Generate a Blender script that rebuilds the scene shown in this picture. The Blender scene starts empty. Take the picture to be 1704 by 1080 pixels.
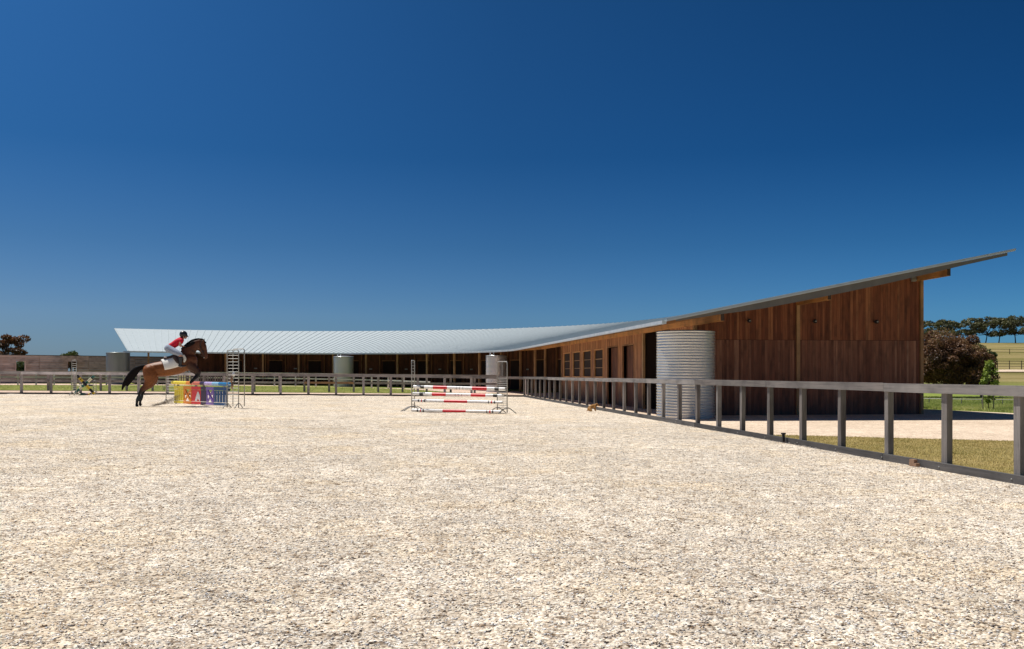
import bpy, bmesh, math, random
import numpy as np
from mathutils import Vector, Matrix
random.seed(7); rng = np.random.default_rng(11)
sc = bpy.context.scene
col = sc.collection
R_ = math.radians
S_WORLD = 0.87            # everything is laid out for an eye height of 1.4, then brought to true size
CAM_H = 1.4
F = 1600.0

# ------------------------------------------------------------------ ground
# arena frame: v runs along the right-hand fence away from the camera, u to its left
OX = 8.0
DV = np.array([-.11915, .99288]); NU = np.array([-.99288, -.11915])
VB = 60.63                # back fence
def uv_of(x, y): return (x-OX)*NU[0]+y*NU[1], (x-OX)*DV[0]+y*DV[1]
def xy_of(u, v): return OX+NU[0]*u+DV[0]*v, NU[1]*u+DV[1]*v
def sm(x): x = np.clip(x, 0, 1); return x*x*(3-2*x)
def gz(x, y):
    x = np.asarray(x, float); y = np.asarray(y, float)
    u, v = uv_of(x, y)
    g = .008*np.clip(u, 0, 60)+.015*np.clip(v-VB, 0, 40)*(1-sm((x-14)/8))
    t = np.clip(y-60, 0, None)
    f = np.where(t < 10, t*t/20, t-5)*.0565
    f = np.where(f > 8.0, 8.0+2.2*(1-np.exp(-(f-8.0)/2.2)), f)
    f = f-np.clip(y-235, 0, None)*.03
    return g+f*sm((x-19)/16)*sm((y-45)/25)
def gp(px, py):           # a spot of the photograph on the ground
    Y = 30.0
    for _ in range(60):
        X = (px-852)/F*Y; Y = .5*Y+.5*F*(CAM_H-float(gz(X, Y)))/max(py-623, 1)
    return (px-852)/F*Y, Y
def vnoise(x, y, f, seed):
    x = np.asarray(x)*f; y = np.asarray(y)*f
    xi = np.floor(x).astype(np.int64); yi = np.floor(y).astype(np.int64); xf = x-xi; yf = y-yi
    def h(a, b):
        n = (a*374761393+b*668265263+seed*974711) & 0xffffffff
        n = ((n ^ (n >> 13))*1274126177) & 0xffffffff
        return ((n ^ (n >> 16)) & 0xffff)/65535.0
    sx = xf*xf*(3-2*xf); sy = yf*yf*(3-2*yf)
    return (h(xi, yi)*(1-sx)+h(xi+1, yi)*sx)*(1-sy)+(h(xi, yi+1)*(1-sx)+h(xi+1, yi+1)*sx)*sy
def arena_bump(x, y):
    return (vnoise(x, y, 1.1, 1)-.5)*.04+(vnoise(x, y, 3.1, 2)-.5)*.024+(vnoise(x, y, 7.3, 3)-.5)*.011

# ------------------------------------------------------------------ materials
def new_mat(name):
    m = bpy.data.materials.new(name); m.use_nodes = True
    nt = m.node_tree; return m, nt, nt.nodes['Principled BSDF']
def N(nt, t, **kw):
    n = nt.nodes.new(t)
    for k, v in kw.items():
        if k in n.bl_rna.properties: setattr(n, k, v)
        else: n.inputs[k.replace('_', ' ')].default_value = v
    return n
def ramp(nt, stops, fac=None, interp='LINEAR'):
    r = nt.nodes.new('ShaderNodeValToRGB'); r.color_ramp.interpolation = interp
    e = r.color_ramp.elements
    while len(e) < len(stops): e.new(.5)
    for i, (p, c) in enumerate(stops): e[i].position = p; e[i].color = (c[0], c[1], c[2], 1)
    if fac is not None: nt.links.new(fac, r.inputs[0])
    return r
def mix(nt, a, b, fac, mode='MIX'):
    m = nt.nodes.new('ShaderNodeMix'); m.data_type = 'RGBA'; m.blend_type = mode
    for i, s in ((0, fac), (6, a), (7, b)):
        if isinstance(s, (int, float)): m.inputs[i].default_value = s
        elif isinstance(s, tuple): m.inputs[i].default_value = (*s, 1)
        else: nt.links.new(s, m.inputs[i])
    return m.outputs[2]
def bump(nt, b, h, strength=.4, dist=.02):
    n = N(nt, 'ShaderNodeBump', Strength=strength, Distance=dist)
    nt.links.new(h, n.inputs['Height']); nt.links.new(n.outputs[0], b.inputs['Normal'])
def plain(name, c, rough=.6, metal=0., var=.18, scale=9.):
    m, nt, b = new_mat(name)
    tc = N(nt, 'ShaderNodeTexCoord'); n = N(nt, 'ShaderNodeTexNoise', Scale=scale, Detail=5.)
    nt.links.new(tc.outputs['Object'], n.inputs['Vector'])
    r = ramp(nt, [(.3, tuple(x*(1-var) for x in c)), (.7, tuple(min(1, x*(1+var)) for x in c))], n.outputs[0])
    nt.links.new(r.outputs[0], b.inputs['Base Color'])
    b.inputs['Roughness'].default_value = rough; b.inputs['Metallic'].default_value = metal
    return m
def wood(name, stops, grain=.35, rough=.8, weather=None, bottom=None):
    """boards carry 'tone' (one value a board) and 'gv' (coordinates along and across the grain)"""
    m, nt, b = new_mat(name)
    at = N(nt, 'ShaderNodeAttribute', attribute_name='tone'); gv = N(nt, 'ShaderNodeAttribute', attribute_name='gv')
    mp = N(nt, 'ShaderNodeMapping'); mp.inputs['Scale'].default_value = (1.1, 22, 22)
    nt.links.new(gv.outputs['Vector'], mp.inputs['Vector'])
    n = N(nt, 'ShaderNodeTexNoise', Scale=1., Detail=7., Roughness=.65); nt.links.new(mp.outputs[0], n.inputs['Vector'])
    c = ramp(nt, stops, at.outputs['Fac']).outputs[0]
    g = ramp(nt, [(.25, (1-grain,)*3), (.5, (1, 1, 1)), (.8, (1+grain*.45,)*3)], n.outputs[0])
    c = mix(nt, c, g.outputs[0], 1., 'MULTIPLY')
    n2 = N(nt, 'ShaderNodeTexNoise', Scale=1.6, Detail=4.); nt.links.new(gv.outputs['Vector'], n2.inputs['Vector'])
    c = mix(nt, c, ramp(nt, [(.32, (.62, .62, .63)), (.5, (1, 1, 1)), (.68, (1.16, 1.14, 1.12))], n2.outputs[0]).outputs[0], 1., 'MULTIPLY')
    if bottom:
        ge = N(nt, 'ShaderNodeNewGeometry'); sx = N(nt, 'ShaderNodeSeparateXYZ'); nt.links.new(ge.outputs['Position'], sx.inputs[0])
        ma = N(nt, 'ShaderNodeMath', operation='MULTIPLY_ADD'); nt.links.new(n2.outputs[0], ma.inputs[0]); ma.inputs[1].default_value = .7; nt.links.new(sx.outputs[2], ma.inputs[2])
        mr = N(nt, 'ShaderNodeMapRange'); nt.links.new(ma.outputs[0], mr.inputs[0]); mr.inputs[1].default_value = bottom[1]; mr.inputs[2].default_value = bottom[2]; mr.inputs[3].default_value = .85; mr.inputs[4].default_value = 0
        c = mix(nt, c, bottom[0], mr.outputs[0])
    nt.links.new(c, b.inputs['Base Color']); b.inputs['Roughness'].default_value = rough
    bump(nt, b, n.outputs[0], .35, .01)
    return m
def metal_mat(name, c, rough, metal, streak=.12, rvar=1., spec=.5):
    m, nt, b = new_mat(name)
    tc = N(nt, 'ShaderNodeTexCoord'); mp = N(nt, 'ShaderNodeMapping'); mp.inputs['Scale'].default_value = (3, 3, .5)
    nt.links.new(tc.outputs['Object'], mp.inputs[0])
    n = N(nt, 'ShaderNodeTexNoise', Scale=1.5, Detail=6.); nt.links.new(mp.outputs[0], n.inputs['Vector'])
    r = ramp(nt, [(.3, tuple(x*(1-streak) for x in c)), (.7, tuple(min(1, x*(1+streak)) for x in c))], n.outputs[0])
    nt.links.new(r.outputs[0], b.inputs['Base Color']); b.inputs['Metallic'].default_value = metal
    rr = N(nt, 'ShaderNodeMapRange'); nt.links.new(n.outputs[0], rr.inputs[0]); rr.inputs[3].default_value = rough-.08*rvar; rr.inputs[4].default_value = rough+.12*rvar; b.inputs['Specular IOR Level'].default_value = spec
    nt.links.new(rr.outputs[0], b.inputs['Roughness'])
    return m
def attr_col(name, rough=.6, gain=.2, sheen=0., spec=.5):
    m, nt, b = new_mat(name)
    at = N(nt, 'ShaderNodeAttribute', attribute_name='Col'); tc = N(nt, 'ShaderNodeTexCoord')
    n = N(nt, 'ShaderNodeTexNoise', Scale=30., Detail=4.); nt.links.new(tc.outputs['Object'], n.inputs['Vector'])
    g = ramp(nt, [(.3, (1-gain,)*3), (.7, (1+gain,)*3)], n.outputs[0])
    nt.links.new(mix(nt, at.outputs['Color'], g.outputs[0], 1., 'MULTIPLY'), b.inputs['Base Color'])
    b.inputs['Roughness'].default_value = rough; b.inputs['Specular IOR Level'].default_value = spec
    return m
def leaf_mat(name, stops):
    m, nt, b = new_mat(name)
    at = N(nt, 'ShaderNodeAttribute', attribute_name='tone')
    c = ramp(nt, stops, at.outputs['Fac']).outputs[0]
    nt.links.new(c, b.inputs['Base Color']); b.inputs['Roughness'].default_value = .6
    tr = N(nt, 'ShaderNodeBsdfTranslucent'); nt.links.new(c, tr.inputs['Color'])
    ms = N(nt, 'ShaderNodeMixShader'); ms.inputs[0].default_value = .25
    out = nt.nodes['Material Output']
    nt.links.new(b.outputs[0], ms.inputs[1]); nt.links.new(tr.outputs[0], ms.inputs[2]); nt.links.new(ms.outputs[0], out.inputs[0])
    return m
M = {}
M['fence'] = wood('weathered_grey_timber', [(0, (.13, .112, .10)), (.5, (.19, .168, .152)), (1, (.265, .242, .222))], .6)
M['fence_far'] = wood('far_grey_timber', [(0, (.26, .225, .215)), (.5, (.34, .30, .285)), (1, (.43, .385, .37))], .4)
M['fence_pale'] = wood('pale_grey_timber', [(0, (.70, .63, .61)), (1, (.85, .77, .74))], .25)
M['fence_dark'] = wood('dark_kerb_timber', [(0, (.045, .042, .042)), (1, (.10, .094, .09))], .6)
M['fence_orange'] = wood('new_orange_timber', [(0, (.38, .2, .1)), (1, (.46, .26, .14))], .3)
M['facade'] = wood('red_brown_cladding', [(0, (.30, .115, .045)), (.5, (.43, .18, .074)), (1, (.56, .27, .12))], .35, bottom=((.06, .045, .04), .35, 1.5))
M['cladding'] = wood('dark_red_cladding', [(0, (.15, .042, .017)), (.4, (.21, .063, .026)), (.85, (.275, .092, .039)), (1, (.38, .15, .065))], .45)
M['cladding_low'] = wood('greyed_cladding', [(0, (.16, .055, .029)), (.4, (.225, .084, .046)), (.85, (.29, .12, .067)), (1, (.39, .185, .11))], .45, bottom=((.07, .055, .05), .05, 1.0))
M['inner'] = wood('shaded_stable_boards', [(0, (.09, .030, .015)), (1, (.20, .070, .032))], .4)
M['stud'] = wood('stable_studs', [(0, (.27, .125, .05)), (1, (.37, .18, .08))], .3)
M['beam'] = wood('oiled_orange_beam', [(0, (.56, .25, .075)), (1, (.68, .34, .12))], .3, .6)
M['post'] = wood('honey_post', [(0, (.36, .19, .08)), (1, (.50, .29, .135))], .3, .65)
M['endgrain'] = wood('dark_end_grain', [(0, (.03, .02, .015)), (1, (.05, .03, .02))], .3)
M['wall'] = wood('brown_horizontal_boards', [(0, (.41, .29, .26)), (.5, (.53, .39, .355)), (1, (.65, .50, .46))], .35)
M['roof'] = metal_mat('galvanised_roofing', (.45, .505, .52), .6, .04, .06, .5, .15)
M['soffit'] = plain('grey_brown_soffit', (.20, .17, .14), .7)
M['fascia'] = metal_mat('grey_barge_flashing', (.135, .125, .11), .5, .1)
M['gutter'] = metal_mat('gutter_steel', (.66, .68, .68), .35, .5)
M['tank'] = metal_mat('galvanised_tank', (.70, .695, .665), .26, .62, .03, 0.)
M['tank_green'] = metal_mat('greenish_tank', (.30, .325, .315), .35, .55, .1)
M['galv'] = metal_mat('galvanised_tube', (.36, .355, .33), .5, .35)
M['galv_dark'] = metal_mat('dull_tube', (.25, .25, .25), .5, .4)
M['black'] = plain('black_plastic', (.012, .013, .016), .5)
M['dark_open'] = plain('dark_interior', (.028, .012, .008), .9)  # near-black sheets stand in for the shade inside rooms and stalls
M['white'] = plain('white_paint', (.78, .77, .74), .45, 0, .06, 25)
M['bark'] = plain('grey_bark', (.14, .11, .09), .9, 0, .4, 6)
M['bark_dark'] = plain('dark_bark', (.05, .04, .035), .9, 0, .4, 6)
M['stake'] = plain('timber_stake', (.30, .26, .2), .8)
M['brick'] = plain('red_brown_block', (.30, .18, .11), .85)
M['leaf_copper'] = leaf_mat('copper_leaves', [(0, (.055, .026, .013)), (.4, (.165, .076, .036)), (.75, (.265, .135, .06)), (1, (.26, .20, .08))])
M['leaf_gum'] = leaf_mat('gum_leaves', [(0, (.035, .04, .018)), (.45, (.105, .115, .045)), (1, (.25, .225, .095))])
M['leaf_dark'] = leaf_mat('dark_green_leaves', [(0, (.02, .032, .01)), (.5, (.07, .10, .025)), (1, (.17, .21, .05))])
M['leaf_light'] = leaf_mat('light_green_leaves', [(0, (.12, .18, .03)), (.5, (.30, .40, .06)), (1, (.55, .60, .12))])
M['leaf_rust'] = leaf_mat('rusty_leaves', [(0, (.035, .026, .012)), (.5, (.15, .07, .025)), (1, (.38, .15, .045))])
M['grass_dry'] = leaf_mat('dry_blades', [(0, (.24, .26, .06)), (.4, (.46, .37, .13)), (1, (.70, .56, .27))])
M['grass_green'] = leaf_mat('green_blades', [(0, (.17, .24, .05)), (.5, (.42, .48, .13)), (1, (.72, .66, .28))])

def paint_bands(name, bands, axis=0, rough=.4):
    """a pole painted in rings: bands = [(from, colour), ...] along the pole's own length 0..1"""
    m, nt, b = new_mat(name)
    at = N(nt, 'ShaderNodeAttribute', attribute_name='tone')
    r = ramp(nt, bands, at.outputs['Fac'], 'CONSTANT')
    tc = N(nt, 'ShaderNodeTexCoord'); n = N(nt, 'ShaderNodeTexNoise', Scale=14., Detail=6.); nt.links.new(tc.outputs['Object'], n.inputs['Vector'])
    g = ramp(nt, [(.3, (.82, .80, .77)), (.6, (1.03, 1.03, 1.03))], n.outputs[0])
    nt.links.new(mix(nt, r.outputs[0], g.outputs[0], 1., 'MULTIPLY'), b.inputs['Base Color']); b.inputs['Roughness'].default_value = rough
    return m

# gravel, paths, grass
def gravel_mat(name, cols, cell, bstr, clumps=False):
    m, nt, b = new_mat(name)
    tc = N(nt, 'ShaderNodeTexCoord')
    vo = N(nt, 'ShaderNodeTexVoronoi', Scale=1/cell, Randomness=1.); nt.links.new(tc.outputs['Object'], vo.inputs['Vector'])
    vo2 = N(nt, 'ShaderNodeTexVoronoi', Scale=.42/cell, Randomness=1.); nt.links.new(tc.outputs['Object'], vo2.inputs['Vector'])
    sp = N(nt, 'ShaderNodeSeparateColor'); nt.links.new(vo.outputs['Color'], sp.inputs[0])
    sp2 = N(nt, 'ShaderNodeSeparateColor'); nt.links.new(vo2.outputs['Color'], sp2.inputs[0])
    c = ramp(nt, cols, sp.outputs[0]).outputs[0]
    c2 = ramp(nt, cols, sp2.outputs[1]).outputs[0]
    c = mix(nt, c, c2, .35)
    dk = ramp(nt, [(.0, (1.15, 1.15, 1.14)), (.62, (1.08, 1.07, 1.05)), (.85, (.42, .37, .33))], vo.outputs['Distance'])
    c = mix(nt, c, dk.outputs[0], .8, 'MULTIPLY')
    for sc_, lo, hi in ((.35, .88, 1.08), (1.7, .86, 1.1), (7., .8, 1.12)):
        n = N(nt, 'ShaderNodeTexNoise', Scale=sc_, Detail=5., Roughness=.6); nt.links.new(tc.outputs['Object'], n.inputs['Vector'])
        r = ramp(nt, [(.3, (lo, lo*.985, lo*.96)), (.7, (hi, hi, hi*.995))], n.outputs[0])
        c = mix(nt, c, r.outputs[0], 1., 'MULTIPLY')
    if clumps:
        n = N(nt, 'ShaderNodeTexNoise', Scale=.55, Detail=6., Roughness=.7); nt.links.new(tc.outputs['Object'], n.inputs['Vector'])
        c = mix(nt, c, ramp(nt, [(.36, (.96, .97, .99)), (.5, (1, 1, 1)), (.64, (1.03, .985, .90))], n.outputs[0]).outputs[0], 1., 'MULTIPLY')
        for sc_, th, dkc in ((10., .045, (.36, .29, .23)), (19., .10, (.28, .22, .17)), (33., .13, (.26, .20, .16))):
            vs_ = N(nt, 'ShaderNodeTexVoronoi', Scale=sc_, Randomness=1.)
            wn = N(nt, 'ShaderNodeTexNoise', Scale=sc_*1.7, Detail=3.); nt.links.new(tc.outputs['Object'], wn.inputs['Vector'])
            wp = N(nt, 'ShaderNodeVectorMath', operation='MULTIPLY_ADD'); nt.links.new(wn.outputs['Color'], wp.inputs[0]); wp.inputs[1].default_value = (.9/sc_,)*3; nt.links.new(tc.outputs['Object'], wp.inputs[2])
            nt.links.new(wp.outputs[0], vs_.inputs['Vector'])
            ss = N(nt, 'ShaderNodeSeparateColor'); nt.links.new(vs_.outputs['Color'], ss.inputs[0])
            lt = N(nt, 'ShaderNodeMath', operation='LESS_THAN'); nt.links.new(ss.outputs[0], lt.inputs[0]); lt.inputs[1].default_value = th
            rr = ramp(nt, [(.22, dkc), (.48, (1, 1, 1))], vs_.outputs['Distance'])
            c = mix(nt, c, mix(nt, (1., 1., 1.), rr.outputs[0], lt.outputs[0]), .95, 'MULTIPLY')
        for sc_, th, dkc in ((5., .40, (.50, .44, .38)), (13., .42, (.38, .32, .27)), (31., .42, (.30, .25, .21))):  # shading of the clumps put into the colour as dark mottling
            n = N(nt, 'ShaderNodeTexNoise', Scale=sc_, Detail=3., Roughness=.75, Lacunarity=2.3); nt.links.new(tc.outputs['Object'], n.inputs['Vector'])
            r = ramp(nt, [(th-.13, dkc), (th, (.86, .84, .82)), (th+.07, (1, 1, 1)), (th+.22, (1.10, 1.09, 1.07))], n.outputs[0])
            c = mix(nt, c, r.outputs[0], .5, 'MULTIPLY')
    nt.links.new(c, b.inputs['Base Color']); b.inputs['Roughness'].default_value = .95; b.inputs['Specular IOR Level'].default_value = .05
    n3 = N(nt, 'ShaderNodeTexNoise', Scale=26., Detail=6., Roughness=.7); nt.links.new(tc.outputs['Object'], n3.inputs['Vector'])
    ad = N(nt, 'ShaderNodeMath', operation='SUBTRACT'); nt.links.new(n3.outputs[0], ad.inputs[0]); nt.links.new(vo.outputs['Distance'], ad.inputs[1])
    bump(nt, b, ad.outputs[0], bstr, .03)
    return m
ARENA_COLS = [(0, (.24, .18, .13)), (.10, (.52, .42, .33)), (.27, (.86, .735, .595)), (.6, (.97, .865, .725)), (.86, (1.0, .94, .83)), (1, (1.0, .98, .93))]
M['arena'] = gravel_mat('arena_chip_surface', ARENA_COLS, .021, .7, True)
M['drive'] = gravel_mat('drive_gravel', [(0, (.50, .385, .285)), (.4, (.74, .59, .46)), (.8, (.84, .70, .56)), (1, (.90, .79, .66))], .02, .3)
M['path'] = gravel_mat('path_gravel', [(0, (.54, .39, .31)), (.5, (.74, .57, .47)), (1, (.84, .68, .58))], .03, .3)
def grass_mat(name, stops, scale=3.):
    m, nt, b = new_mat(name)
    tc = N(nt, 'ShaderNodeTexCoord')
    c = None
    n = N(nt, 'ShaderNodeTexNoise', Scale=scale, Detail=8., Roughness=.7); nt.links.new(tc.outputs['Object'], n.inputs['Vector'])
    c = ramp(nt, stops, n.outputs[0]).outputs[0]
    n2 = N(nt, 'ShaderNodeTexNoise', Scale=scale*.12, Detail=4.); nt.links.new(tc.outputs['Object'], n2.inputs['Vector'])
    c = mix(nt, c, ramp(nt, [(.3, (.8, .85, .75)), (.7, (1.15, 1.1, 1.1))], n2.outputs[0]).outputs[0], 1., 'MULTIPLY')
    n3 = N(nt, 'ShaderNodeTexNoise', Scale=60., Detail=3.); nt.links.new(tc.outputs['Object'], n3.inputs['Vector'])
    c = mix(nt, c, ramp(nt, [(.3, (.6, .6, .6)), (.7, (1.3, 1.3, 1.3))], n3.outputs[0]).outputs[0], .8, 'MULTIPLY')
    nt.links.new(c, b.inputs['Base Color']); b.inputs['Roughness'].default_value = .95; b.inputs['Specular IOR Level'].default_value = .1
    bump(nt, b, n3.outputs[0], .6, .03)
    return m
M['lawn'] = grass_mat('yard_lawn', [(.3, (.20, .22, .055)), (.55, (.31, .32, .09)), (.75, (.43, .39, .15))], 1.2)
M['lawn_dry'] = grass_mat('dry_lawn', [(.3, (.22, .19, .055)), (.5, (.37, .29, .11)), (.7, (.48, .38, .17))], 1.5)
def terrain_mat():
    m, nt, b = new_mat('paddock_grass')
    tc = N(nt, 'ShaderNodeTexCoord'); sx = N(nt, 'ShaderNodeSeparateXYZ'); nt.links.new(tc.outputs['Object'], sx.inputs[0])
    mp = N(nt, 'ShaderNodeMapping'); mp.inputs['Scale'].default_value = (.05, .16, .2); nt.links.new(tc.outputs['Object'], mp.inputs[0])
    n = N(nt, 'ShaderNodeTexNoise', Scale=1., Detail=7., Roughness=.65); nt.links.new(mp.outputs[0], n.inputs['Vector'])
    gold = ramp(nt, [(.28, (.14, .145, .045)), (.45, (.235, .20, .075)), (.55, (.325, .26, .115)), (.72, (.40, .32, .165))], n.outputs[0]).outputs[0]
    green = ramp(nt, [(.3, (.16, .22, .045)), (.55, (.27, .33, .075)), (.75, (.40, .40, .12))], n.outputs[0]).outputs[0]
    mr = N(nt, 'ShaderNodeMapRange'); mr.interpolation_type = 'SMOOTHSTEP'; nt.links.new(sx.outputs[2], mr.inputs[0]); mr.inputs[1].default_value = .1; mr.inputs[2].default_value = .9
    c = mix(nt, green, gold, mr.outputs[0])
    n3 = N(nt, 'ShaderNodeTexNoise', Scale=5., Detail=8., Roughness=.75); nt.links.new(tc.outputs['Object'], n3.inputs['Vector'])
    c = mix(nt, c, ramp(nt, [(.3, (.68, .7, .66)), (.7, (1.22, 1.2, 1.2))], n3.outputs[0]).outputs[0], .9, 'MULTIPLY')
    nt.links.new(c, b.inputs['Base Color']); b.inputs['Roughness'].default_value = 1.; b.inputs['Specular IOR Level'].default_value = .05
    bump(nt, b, n3.outputs[0], .7, .15)
    return m
M['terrain'] = terrain_mat()

# ------------------------------------------------------------------ object helpers
def tag(o, label=None, cat=None, group=None, kind=None):
    if label: o['label'] = label
    if cat: o['category'] = cat
    if group: o['group'] = group
    if kind: o['kind'] = kind
    return o
def thing(name, loc, label, cat, group=None):
    o = bpy.data.objects.new(name, None); o.empty_display_size = .2; col.objects.link(o)
    o.location = loc; return tag(o, label, cat, group)
def root_loc(o):
    v = Vector((0, 0, 0))
    while o is not None: v += o.location; o = o.parent
    return v
class MB:
    def __init__(s): s.v = []; s.f = []; s.t = []; s.g = []; s.m = []; s.n = 0
    def add(s, vs, fs, tone=.5, gv=None, mi=0):
        b = s.n
        s.v.extend([tuple(p) for p in vs]); s.n += len(vs)
        s.t.extend(tone if isinstance(tone, (list, tuple)) else [tone]*len(vs))
        s.g.extend([tuple(p) for p in (gv if gv is not None else vs)])
        for f in fs: s.f.append([i+b for i in f]); s.m.append(mi)
    def hexa(s, c, tone=None, mi=0, long=None):
        """8 corners: bottom ring of 4 then top ring of 4"""
        tone = random.random() if tone is None else tone
        c = [Vector(p) for p in c]
        ex, ey, ez = c[1]-c[0], c[3]-c[0], c[4]-c[0]
        L = [ex.length, ey.length, ez.length]; order = sorted(range(3), key=lambda i: -L[i])
        ax = [e.normalized() for e in (ex, ey, ez)]
        off = Vector((random.uniform(0, 50), random.uniform(0, 50), random.uniform(0, 50)))
        gv = [Vector((( p-c[0]).dot(ax[order[0]]), (p-c[0]).dot(ax[order[1]]), (p-c[0]).dot(ax[order[2]])))+off for p in c]
        s.add(c, [(0, 3, 2, 1), (4, 5, 6, 7), (0, 1, 5, 4), (1, 2, 6, 5), (2, 3, 7, 6), (3, 0, 4, 7)], tone, gv, mi)
    def box(s, c, d, w, h, L, tone=None, mi=0, jit=0.):
        """box centred on c: L along horizontal direction d, w across, h up"""
        d = Vector((d[0], d[1], d[2] if len(d) > 2 else 0)).normalized()
        n = Vector((-d.y, d.x, 0)).normalized(); u = d.cross(n)*-1
        if u.z < 0: u = -u
        c = Vector(c); P = []
        for z in (-.5, .5):
            for a, b_ in ((-.5, -.5), (.5, -.5), (.5, .5), (-.5, .5)):
                P.append(c+d*(a*L)+n*(b_*w)+u*(z*h)+Vector([random.uniform(-jit, jit) for _ in range(3)]))
        s.hexa(P, tone, mi)
    def tube(s, pts, rads, seg=8, tone=.5, mi=0, cap=True, grad=False):
        pts = [Vector(p) for p in pts]
        if not isinstance(rads, (list, tuple)): rads = [rads]*len(pts)
        vs = []; tn = []; ref = None
        tot = sum((pts[i+1]-pts[i]).length for i in range(len(pts)-1)); acc = 0
        for i, p in enumerate(pts):
            a = pts[max(i-1, 0)]; b_ = pts[min(i+1, len(pts)-1)]; d = (b_-a).normalized()
            if ref is None: ref = d.orthogonal().normalized()
            x = (ref-d*ref.dot(d)).normalized(); y = d.cross(x); ref = x
            if i: acc += (pts[i]-pts[i-1]).length
            for k in range(seg):
                an = 2*math.pi*k/seg; vs.append(p+(x*math.cos(an)+y*math.sin(an))*rads[i])
                tn.append(acc/tot if grad else tone)
        fs = [(i*seg+k, i*seg+(k+1) % seg, (i+1)*seg+(k+1) % seg, (i+1)*seg+k) for i in range(len(pts)-1) for k in range(seg)]
        if cap: fs += [tuple(range(seg))[::-1], tuple(range((len(pts)-1)*seg, len(pts)*seg))]
        s.add(vs, fs, tn, None, mi)
    def lathe(s, c, prof, seg=48, tone=.5, mi=0):
        vs = [(c[0]+r*math.cos(2*math.pi*k/seg), c[1]+r*math.sin(2*math.pi*k/seg), c[2]+z) for r, z in prof for k in range(seg)]
        fs = [(i*seg+k, i*seg+(k+1) % seg, (i+1)*seg+(k+1) % seg, (i+1)*seg+k) for i in range(len(prof)-1) for k in range(seg)]
        s.add(vs, fs, tone, None, mi)
    def build(s, name, mats, parent=None, origin=None, smooth=False):
        me = bpy.data.meshes.new(name)
        V = np.array(s.v, dtype=np.float64)
        if parent is not None: o0 = root_loc(parent)
        elif origin is not None: o0 = Vector(origin)
        else: o0 = Vector((float((V[:, 0].min()+V[:, 0].max())/2), float((V[:, 1].min()+V[:, 1].max())/2), float(V[:, 2].min())))
        V = V-np.array(o0)
        me.from_pydata(V.tolist(), [], s.f)
        a = me.attributes.new('tone', 'FLOAT', 'POINT'); a.data.foreach_set('value', np.array(s.t, dtype=np.float32))
        a = me.attributes.new('gv', 'FLOAT_VECTOR', 'POINT'); a.data.foreach_set('vector', np.array(s.g, dtype=np.float32).ravel())
        for m in (mats if isinstance(mats, (list, tuple)) else [mats]): me.materials.append(m)
        if max(s.m, default=0): me.polygons.foreach_set('material_index', s.m)
        if smooth: me.polygons.foreach_set('use_smooth', [True]*len(me.polygons))
        me.update()
        o = bpy.data.objects.new(name, me); col.objects.link(o)
        if parent is not None: o.parent = parent
        else: o.location = o0
        return o
def raw_mesh(name, V, Fc, nper, mat, tone=None, Col=None, origin=(0, 0, 0)):
    """big meshes straight from numpy; faces all have nper corners"""
    me = bpy.data.meshes.new(name); V = np.asarray(V, np.float32)-np.array(origin, np.float32); Fc = np.asarray(Fc, np.int32)
    me.vertices.add(len(V)); me.vertices.foreach_set('co', V.ravel())
    me.loops.add(Fc.size); me.loops.foreach_set('vertex_index', Fc.ravel())
    me.polygons.add(len(Fc)); me.polygons.foreach_set('loop_start', np.arange(0, Fc.size, nper, dtype=np.int32))
    if tone is not None:
        a = me.attributes.new('tone', 'FLOAT', 'POINT'); a.data.foreach_set('value', np.asarray(tone, np.float32))
    if Col is not None:
        a = me.attributes.new('Col', 'FLOAT_COLOR', 'POINT'); a.data.foreach_set('color', np.asarray(Col, np.float32).ravel())
    me.materials.append(mat); me.update(calc_edges=True); me.validate()
    o = bpy.data.objects.new(name, me); o.location = origin; col.objects.link(o); return o

# ------------------------------------------------------------------ setting: terrain, arena, drive, lawns
def axis(lo, hi, must, d0=1., k=.05, c=0.):
    out = {lo, hi, *must}
    for sgn in (1, -1):
        x = c
        while lo < x < hi or x == c:
            out.add(round(x, 3)); x += sgn*(d0+k*abs(x-c))
    return np.array(sorted(out))
def grid_obj(name, us, vs, off, mat, keep=None, extra=None, label=None):
    U, W = np.meshgrid(us, vs); X, Y = xy_of(U, W); Z = gz(X, Y)+off
    if extra is not None: Z = Z+extra(X, Y)
    n, m = U.shape; idx = np.arange(n*m).reshape(n, m)
    Fq = np.stack([idx[:-1, 1:], idx[:-1, :-1], idx[1:, :-1], idx[1:, 1:]], -1).reshape(-1, 4)
    o = raw_mesh(name, np.stack([X, Y, Z], -1).reshape(-1, 3), Fq, 4, mat)
    o.data.polygons.foreach_set('use_smooth', [True]*len(o.data.polygons))
    return tag(o, kind='structure')
us = axis(-900., 700., [0., 60.], 1.6, .06); vsg = axis(-60., 1500., [VB, VB+40], 1.6, .035, 60.)
grid_obj('ground', us, vsg, -.035, M['terrain'])
vs_a = [-3.]
while vs_a[-1] < VB-.35: vs_a.append(vs_a[-1]+max(.09, .011*abs(vs_a[-1]+.5)))
vs_a.append(VB-.06)
us_a = np.concatenate([[.07], np.arange(.2, 16, .1), np.arange(16, 52, .3)])
def arena_extra(x, y):
    u, v = uv_of(x, y); e = np.clip(np.minimum(u-.07, VB-.06-v)/.25, 0, 1)
    return arena_bump(x, y)*e+.01*e
grid_obj('riding_arena', us_a, np.array(vs_a), 0., M['arena'], extra=arena_extra)

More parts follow.
